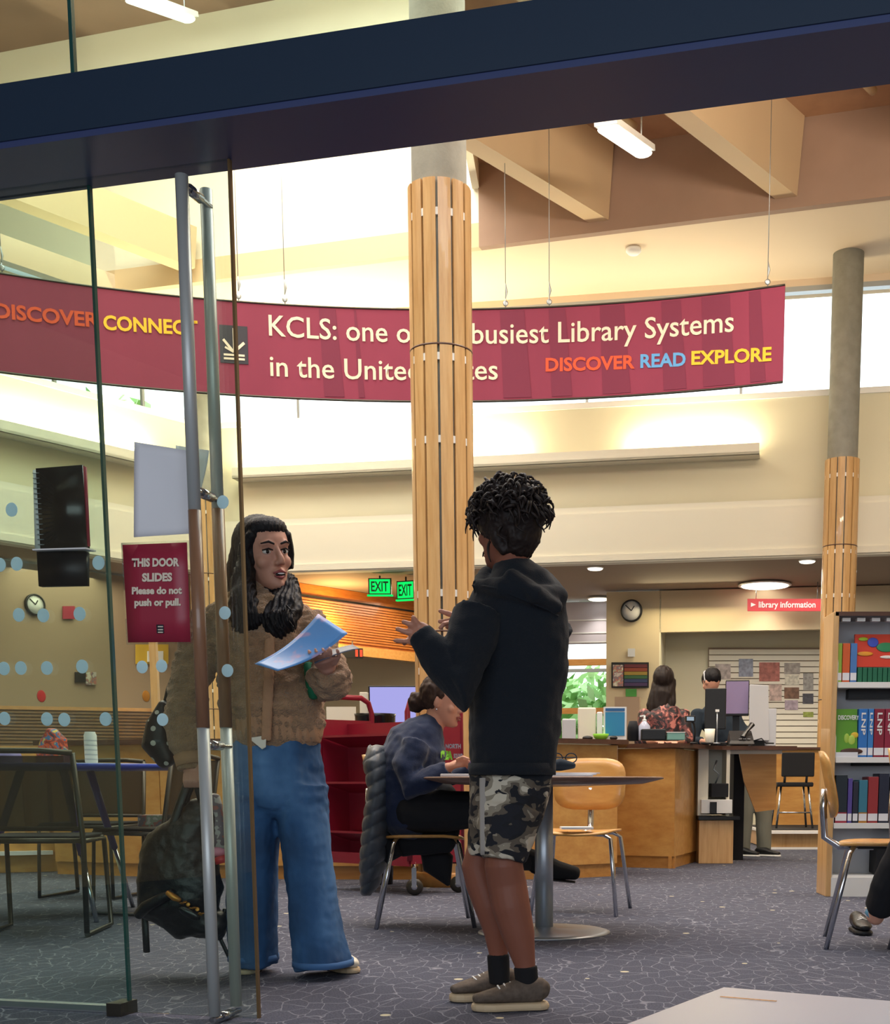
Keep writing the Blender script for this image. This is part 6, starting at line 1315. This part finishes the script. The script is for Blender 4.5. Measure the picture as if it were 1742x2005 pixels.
m = M(); rloft(m, [(953, 997, 1868, D2+.08, .034), (955, 998, 1900, D2+.08, .034), (958, 998, 1926, D2+.08, .033)], n=20, dome=False); link('sock', remesh(m, .005, 2), 'sock_black', bo)
p = b_(975, 1873, .038); 
sh = shoe(bo, F(1074, 1976), F(926, 1980), .245, .095, .085, 'shoe_brown', 'shoe_sole', sole=.026)
sh = shoe(bo, F(1012, 1953), F(886, 1962), .235, .095, .082, 'shoe_brown', 'shoe_sole', sole=.028)
# curly hair
m = M(); m.ell(hc2+HR2@V((0, -.018, .034)), (.098, .118, .104), HR2, n=20, m=12)
m.loft([hc2+HR2@V((0, -.08, .0)), hc2+HR2@V((0, -.075, -.05)), hc2+HR2@V((0, -.055, -.085))], [(.07, .035), (.06, .030), (.045, .022)], n=14, side=HR2@V((1, 0, 0)))
m.loft([hc2+HR2@V((-.05, .05, .075)), hc2+HR2@V((0, .085, .080)), hc2+HR2@V((.05, .06, .075))], [.035, .04, .03], n=12)
for q in (-1, 1): m.ell(hc2+HR2@V((q*.070, -.012, .0)), (.022, .045, .040), HR2); m.loft([hc2+HR2@V((q*.062, -.020, -.01)), hc2+HR2@V((q*.058, -.024, -.045)), hc2+HR2@V((q*.046, -.036, -.085))], [.026, .024, .016], n=10)
def cf(c, n): return .014*nz(c, (34, 34, 34))*max(0, min(1, (c.z-hc2.z+.03)/.06))+.003*nz(c, (110, 110, 110))
link('hair', remesh(m, .0045, 2, cf), 'hair_brown', bo)
m = M(); rnd = random.Random(5); paths = []
for i in range(330):
    d = V((rnd.gauss(0, 1), rnd.gauss(0, 1), abs(rnd.gauss(0, .8))-.12)).normalized()
    base = hc2+HR2@V((d.x*.094, d.y*.114-.016, d.z*.102+.034)); dn = (HR2@d)
    tn = dn.cross(V((rnd.uniform(-1, 1), rnd.uniform(-1, 1), rnd.uniform(-1, 1)))).normalized(); bn_ = dn.cross(tn); r = rnd.uniform(.008, .016); p = []
    ln_ = rnd.uniform(.5, 1.25)
    for k in range(8):
        a = k/7*ln_*5.2; p.append(base+tn*(r*sin(a))+dn*(r*(1-cos(a))*.9+.004)+bn_*(k*.0035)-V((0, 0, .0012*k*k*.5)))
    paths.append(p)
strands(m, paths, .0054, n=5); m.build('hair_curls', 'hair_brown', bo, kind='stuff')

# ---------------------------------------------------------------- seated woman writing
D3 = 6.42
def s_(x, y, d=0): return P(x, y, D3+d)
so = thing('person', tuple(F(840, 1790)), 'seated woman in a navy sweatshirt writing on a notepad at the round table', 'person')
hc3 = s_(868, 1372, 0); HR3 = face_frame(radians(78), radians(-12), radians(2)); hs3 = .98
m = M(); head_into(m, hc3, HR3, hs3)
m.loft([s_(842, 1445), s_(850, 1415), hc3+HR3@V((0, -.02, -.05))], [.055, .052, .052], n=14)
m.loft([s_(800, 1600), s_(795, 1540), s_(812, 1480), s_(832, 1435)], [(.14, .15), (.12, .15), (.12, .16), (.07, .08)], n=18, side=(1, 0, 0))
limb(m, [s_(812, 1460, -.16), s_(812, 1535, -.20), s_(880, 1502, -.24)], [.04, .035, .025])
m.loft([s_(878, 1502, -.24), s_(892, 1496, -.25), s_(902, 1494, -.25)], [(.024, .018), (.034, .018), (.032, .018)], n=12, side=(0, 1, .4))
for i in range(4): finger(m, [s_(900, 1489+i*3.6, -.27+.012*i), s_(914, 1486+i*4.2, -.28+.012*i), s_(920, 1493+i*3.5, -.27+.012*i), s_(914, 1500+i*1.5, -.26+.012*i)], .009)
finger(m, [s_(894, 1488, -.28), s_(906, 1482, -.30), s_(918, 1486, -.31)], .0095)
limb(m, [s_(830, 1455, .14), s_(850, 1530, .2), s_(930, 1506, .12)], [.04, .035, .025])
m.loft([s_(928, 1506, .12), s_(945, 1503, .10), s_(955, 1503, .08)], [(.024, .016), (.034, .014), (.03, .012)], n=10, side=(0, 1, 0))
for i in range(4): finger(m, [s_(953, 1502, .05+.02*i), s_(968, 1506, .04+.02*i), s_(976, 1512, .04+.02*i)], .0085)
finger(m, [s_(940, 1500, .06), s_(952, 1500, .03), s_(960, 1506, .02)], .009)
limb(m, [s_(800, 1592, -.10), s_(985, 1585, -.10), s_(975, 1690, -.02), s_(1045, 1690, .06)], [.085, .060, .045, .038]); limb(m, [s_(800, 1592, .10), s_(990, 1580, .10), s_(975, 1700, .05), s_(968, 1770, .05)], [.085, .060, .045, .035])
link('body', remesh(m, .006, 2), 'skin_s', so); face_parts(so, hc3, HR3, hs3)
m = M()
m.loft([s_(802, 1612), s_(795, 1570), s_(795, 1530), s_(806, 1490), s_(820, 1455), s_(834, 1430), s_(846, 1416)], [(.14, .18), (.165, .19), (.165, .19), (.165, .20), (.15, .18), (.10, .12), (.062, .07)], n=24, side=(1, 0, 0))
m.loft([s_(815, 1455, -.14), s_(800, 1500, -.18), s_(808, 1540, -.20), s_(845, 1522, -.22), s_(878, 1504, -.24)], [.075, .078, .072, .060, .040], n=16, dome=False)
m.loft([s_(832, 1455, .12), s_(850, 1530, .2), s_(925, 1508, .12)], [.07, .065, .042], n=14)
sweat = link('sweatshirt', remesh(m, .007, 2, lambda c, n: .012*nz(c, (9, 9, 12))+.005*nz(c, (26, 26, 30))), 'sweat_navy', so)
bw = bvh_of(sweat)
for txt, x0, x1, y0, hh, mm, bo_ in [('SEA', 866, 886, 1486, 14, mat('neon_green', '#8FE04A', .6), .10), ('SOUND', 888, 906, 1484, 8, mat('pale_print', '#AEB8C8', .7), .05), ('NORTH', 872, 902, 1465, 8, mat('pale_print', '#AEB8C8', .7), .05)]:
    me = text_mesh(txt, bo_); xs = [v.co.x for v in me.vertices]; xa, xb = min(xs), max(xs)
    for v in me.vertices: v.co = onto(bw, s_(x0+(x1-x0)*(v.co.x-xa)/(xb-xa), y0-v.co.y/.7*hh), .004)
    link('lettering', me, mm, so)
m = M(); limb(m, [s_(795, 1588, -.10), s_(860, 1588, -.12), s_(990, 1584, -.10)], [.11, .105, .075]); limb(m, [s_(988, 1584, -.10), s_(978, 1690, -.02), s_(1035, 1685, .05)], [.078, .062, .052]); limb(m, [s_(795, 1588, .10), s_(992, 1582, .10), s_(975, 1690, .06), s_(968, 1758, .05)], [.11, .078, .062, .055])
m.loft([s_(785, 1600), s_(880, 1600)], [(.09, .20), (.09, .18)], n=18, side=(0, 1, 0))
link('trousers', remesh(m, .008, 2, lambda c, n: .006*nz(c, (14, 14, 14))), 'black_soft', so)
sh = thing('shoe', tuple(s_(1090, 1700, .08))); sh.parent = so; sh.matrix_parent_inverse = wm(so).inverted()
m = M(); m.loft([s_(1030, 1680, .06), s_(1056, 1690, .06), s_(1090, 1704, .06), s_(1128, 1710, .06)], [(.060, .055), (.062, .058), (.056, .050), (.040, .034)], n=14, side=(0, 1, 0)); link('upper', remesh(m, .006, 2), 'sock_black', sh)
m = M(); m.loft([s_(1040, 1706, .06), s_(1075, 1722, .06), s_(1125, 1727, .06)], [(.036, .006), (.04, .007), (.034, .006)], n=12, side=(0, 1, 0)); m.build('sole', 'black', sh)
shoe(so, F(960, 1775), F(1020, 1775), .24, .09, .08, 'sock_black', 'black')
m = M(); m.ell(hc3+HR3@V((0, -.030, .028)), (.086, .098, .098), HR3, n=18, m=10); m.ell(hc3+HR3@V((0, .045, .075)), (.06, .05, .032), HR3); m.ell(hc3+HR3@V((0, -.135, -.035)), (.045, .045, .05), HR3); m.loft([hc3+HR3@V((0, -.09, -.01)), hc3+HR3@V((0, -.13, -.04)), hc3+HR3@V((.0, -.15, -.075))], [.05, .04, .015], n=10)
link('hair', remesh(m, .006, 2, lambda c, n: .009*nz(c, (45, 45, 30))+.003*nz(c, (120, 120, 60))), 'hair_dkbrown', so)
m = M(); m.lathe(hc3+HR3@V((0, -.118, -.02)), [(.026, -.006), (.034, 0), (.026, .006)], 14, R=HR3@Matrix.Rotation(pi/2, 3, 'X')); m.build('hair_tie', 'black', so)
m = M(); m.ell(hc3+HR3@V((.083, -.0, -.045)), .0045); m.build('earring', 'chrome', so)
m = M(); m.cyl(s_(916, 1506, -.27), s_(926, 1478, -.30), .004, n=8); tag(m.build('pen', 'purple'), 'purple pen held over the white notepad', 'pen')
# puffer jacket over the chair back
pf = thing('puffer_jacket', tuple(s_(736, 1620, -.02)), 'grey quilted puffer jacket hung over the back of the plywood chair', 'jacket')
m = M()
rloft(m, [(724, 762, 1472, D3-.03, .16), (714, 766, 1492, D3-.03, .20), (720, 766, 1520, D3-.03, .21), (724, 766, 1550, D3-.03, .215), (718, 766, 1585, D3-.03, .21), (713, 764, 1620, D3-.03, .20), (710, 760, 1655, D3-.04, .185), (707, 753, 1690, D3-.05, .15), (706, 744, 1720, D3-.06, .11), (707, 728, 1748, D3-.07, .06)], n=28)
def pq(c, n):
    q = (c.z*1.0-(c.x+2.7)*.55-c.y*.05)/.066
    return .010*(abs(sin(q*pi))**.4)-.004+.004*nz(c, (22, 22, 22))
link('quilting', remesh(m, .006, 1, pq), 'puffer', pf)
m = M(); m.loft([s_(752, 1478, .0), s_(735, 1474, .0), s_(722, 1498, .0)], [(.035, .14), (.05, .15), (.03, .12)], n=16, side=(1, 0, 0)); link('collar', remesh(m, .007, 2, lambda c, n: .004*nz(c, (30, 30, 30))), 'puffer', pf)
m = M(); m.loft([s_(760, 1640, -.02), s_(770, 1665, .0), s_(745, 1690, .0)], [(.05, .10), (.06, .10), (.02, .06)], n=12, side=(1, 0, 0)); m.build('lining', 'black_soft', pf)
m = M(); m.loft([s_(838, 1652, .10), s_(858, 1690, .10), s_(878, 1732, .10)], [(.05, .04), (.085, .04), (.012, .01)], n=12, side=(1, 0, 0)); m.build('sleeve', 'black_soft', pf)
m = M(); m.ell(s_(713, 1670, -.14), (.014, .006, .028)); m.build('badge', 'paper', pf)

# ---------------------------------------------------------------- staff behind the desk
def staff(px, pytop, D, w_px, top_m, hairfn, lab, yaw, leg_px=None, leg_m='trouser_grey'):
    def q_(x, y, d=0): return P(x, y, D+d)
    k = D/12.0; pe = thing('person', (P(leg_px or px, 1500, D).x, D, 0), lab, 'person')
    hcx = q_(px, pytop+24, 0); R = face_frame(yaw, radians(-20)); hz = hcx.z
    hipx = P(leg_px or px, 1500, D).x; dx = hipx-hcx.x
    def at(f, z, dy=0): return V((hcx.x+dx*f, D+dy, z))
    m = M(); head_into(m, hcx, R, .98)
    m.loft([at(.08, hz-.25), at(.04, hz-.16), hcx+V((0, 0, -.04))], [.06, .05, .052], n=12)
    m.loft([at(1, .95), at(.8, 1.05), at(.4, hz-.48), at(.15, hz-.30), at(.08, hz-.22)], [(.15, .10), (.13, .09), (.15, .1), (.15, .09), (.08, .07)], n=16, side=(1, 0, 0))
    for s in (-1, 1):
        m.loft([at(1, .95)+V((s*.08, 0, 0)), at(1.05, .5)+V((s*.09, 0, 0)), at(1.05, .05)+V((s*.10, 0, 0))], [.08, .06, .045], n=12)
        sh_ = at(.12, hz-.30)+V((s*.17, 0, 0)); el = sh_+V((s*.05, -.06, -.26)); wr = V((el.x-s*.12, D-.32, 1.08))
        m.loft([sh_, el, wr], [.048, .04, .026], n=12); m.loft([wr, wr+V((-s*.03, -.05, -.01)), wr+V((-s*.04, -.09, -.015))], [(.026, .018), (.036, .016), (.034, .012)], n=10, side=(1, 0, 0))
        for i in range(4): f0 = wr+V((-s*.04+(i-1.5)*.017, -.09, -.015)); finger(m, [f0, f0+V((0, -.035, .0)), f0+V((0, -.06, -.018))], .008)
        f0 = wr+V((-s*.07, -.05, -.01)); finger(m, [f0, f0+V((-s*.02, -.03, .0)), f0+V((-s*.02, -.05, -.01))], .009)
    link('body', remesh(m, .008, 2), 'skin_s', pe)
    m = M(); m.loft([at(1, .90), at(.8, 1.02), at(.45, hz-.50), at(.15, hz-.32), at(.1, hz-.24), at(.08, hz-.2)], [(.18, .13), (.165, .12), (.18, .13), (.19, .12), (.13, .10), (.07, .07)], n=20, side=(1, 0, 0))
    for s in (-1, 1): sh_ = at(.12, hz-.30)+V((s*.17, 0, 0)); el = sh_+V((s*.05, -.06, -.26)); m.loft([sh_, el, el.lerp(V((el.x-s*.12, D-.32, 1.08)), .5)], [.07, .058, .05], n=12)
    link('top', remesh(m, .01, 2, lambda c, n: .006*nz(c, (14, 14, 14))), top_m, pe)
    m = M()
    for s in (-1, 1): m.loft([at(1, .98)+V((s*.08, 0, 0)), at(1.05, .5)+V((s*.09, 0, 0)), at(1.05, .06)+V((s*.10, 0, 0))], [.105, .085, .07], n=14, dome=False)
    link('trousers', remesh(m, .01, 2, lambda c, n: .005*nz(c, (14, 14, 6))), leg_m, pe)
    for s in (-1, 1): x = hipx+s*.10; shoe(pe, V((x-.06, D+.0, 0)), V((x+.10, D-.12, 0)), .27, .10, .08, 'black', 'white', lace=False)
    hairfn(hcx, R, pe, q_)
def long_hair(c, R, pe, q_):
    m = M(); m.ell(c+R@V((0, -.02, .02)), (.095, .110, .108), R, n=18, m=10)
    m.loft([c+V((0, .02, 0)), c+V((-.02, -.02, -.12)), c+V((-.05, -.02, -.25)), c+V((-.09, -.02, -.38))], [(.10, .08), (.115, .08), (.12, .07), (.07, .04)], n=16, side=(1, 0, 0)); m.loft([c+V((.06, 0, 0)), c+V((.06, -.04, -.2)), c+V((.04, -.06, -.33))], [.05, .045, .03], n=12)
    link('hair', remesh(m, .008, 2, lambda p, n: .009*nz(p, (40, 40, 8))), 'hair_brown', pe)
def short_hair(c, R, pe, q_):
    m = M(); m.ell(c+R@V((0, -.015, .032)), (.086, .108, .092), R, n=18, m=10); link('hair', remesh(m, .008, 2, lambda p, n: .006*nz(p, (40, 40, 20))), 'hair_black', pe)
    m = M(); m.loft([c+R@V((-.088, -.01, .0)), c+R@V((-.075, -.01, .085)), c+R@V((0, -.01, .128)), c+R@V((.075, -.01, .085)), c+R@V((.088, -.01, .0))], [.007]*5, n=8); m.build('headband', 'grey_light', pe)
staff(1300, 1308, 12.0, 80, 'floral', long_hair, 'staff woman with long dark hair in a floral top behind the desk', radians(150))
staff(1392, 1310, 12.4, 90, 'navy_cloth', short_hair, 'man in dark clothes and grey trousers leaning on the desk', radians(215), leg_px=1474)

# ---------------------------------------------------------------- seated person cut off at the right edge
D5 = 5.55
def e_(x, y, d=0): return P(x, y, D5+d)
ep = thing('person', tuple(F(1720, 1830)), 'person cut off by the right edge, only a black trouser leg and shoe showing', 'person')
hc5 = e_(1925, 1335); HR5 = face_frame(radians(-60), radians(-10))
m = M(); head_into(m, hc5, HR5, .95)
m.loft([e_(1905, 1430), e_(1920, 1400), hc5+V((0, 0, -.05))], [.05, .05, .05], n=12)
m.loft([e_(1895, 1610), e_(1900, 1520), e_(1905, 1440), e_(1910, 1420)], [(.15, .11), (.14, .1), (.15, .09), (.08, .07)], n=16, side=(1, 0, 0))
for s in (-1, 1):
    m.loft([e_(1895, 1612, s*.09), e_(1790, 1622, -.30+s*.02) if s < 0 else e_(1850, 1615, -.35), e_(1735, 1735, -.16) if s < 0 else e_(1850, 1750, -.3), e_(1712, 1800, -.08) if s < 0 else e_(1850, 1850, -.3)], [.085, .06, .048, .036], n=12)
    m.loft([e_(1905, 1450, s*.16), e_(1895+s*20, 1550, s*.18), e_(1860, 1580, -.3)], [.045, .035, .025], n=12)
    for i in range(4): f0 = e_(1860, 1582, -.32)+V((.016*(i-1.5), 0, s*.0)); finger(m, [f0, f0+V((0, -.04, 0)), f0+V((0, -.07, -.015))], .008)
link('body', remesh(m, .008, 2), 'skin_s', ep)
m = M(); m.ell(hc5+HR5@V((0, -.02, .02)), (.092, .108, .102), HR5); link('hair', remesh(m, .008, 2), 'hair_dkbrown', ep)
m = M(); m.loft([e_(1895, 1615), e_(1900, 1520), e_(1905, 1440), e_(1910, 1420)], [(.18, .14), (.165, .13), (.17, .11), (.08, .07)], n=18, side=(1, 0, 0)); link('sweater', remesh(m, .01, 2), 'sweat_navy', ep)
m = M()
m.loft([e_(1895, 1612, -.09), e_(1790, 1622, -.30), e_(1738, 1728, -.16), e_(1722, 1778, -.10)], [.10, .075, .068, .064], n=14); m.loft([e_(1895, 1612, .09), e_(1850, 1615, -.35), e_(1850, 1750, -.3), e_(1850, 1830, -.3)], [.10, .075, .065, .06], n=14)
link('trousers', remesh(m, .008, 2, lambda c, n: .004*nz(c, (20, 20, 20))), 'black_soft', ep)
m = M(); m.loft([e_(1716, 1784, -.08), e_(1706, 1796, -.07)], [.040, .038], n=14, dome=False); m.build('sock', mat('sock_blue', '#6FA6C8', .9), ep)
shoe(ep, F(1672, 1822), F(1730, 1850), .23, .09, .085, 'leather_black', 'black')
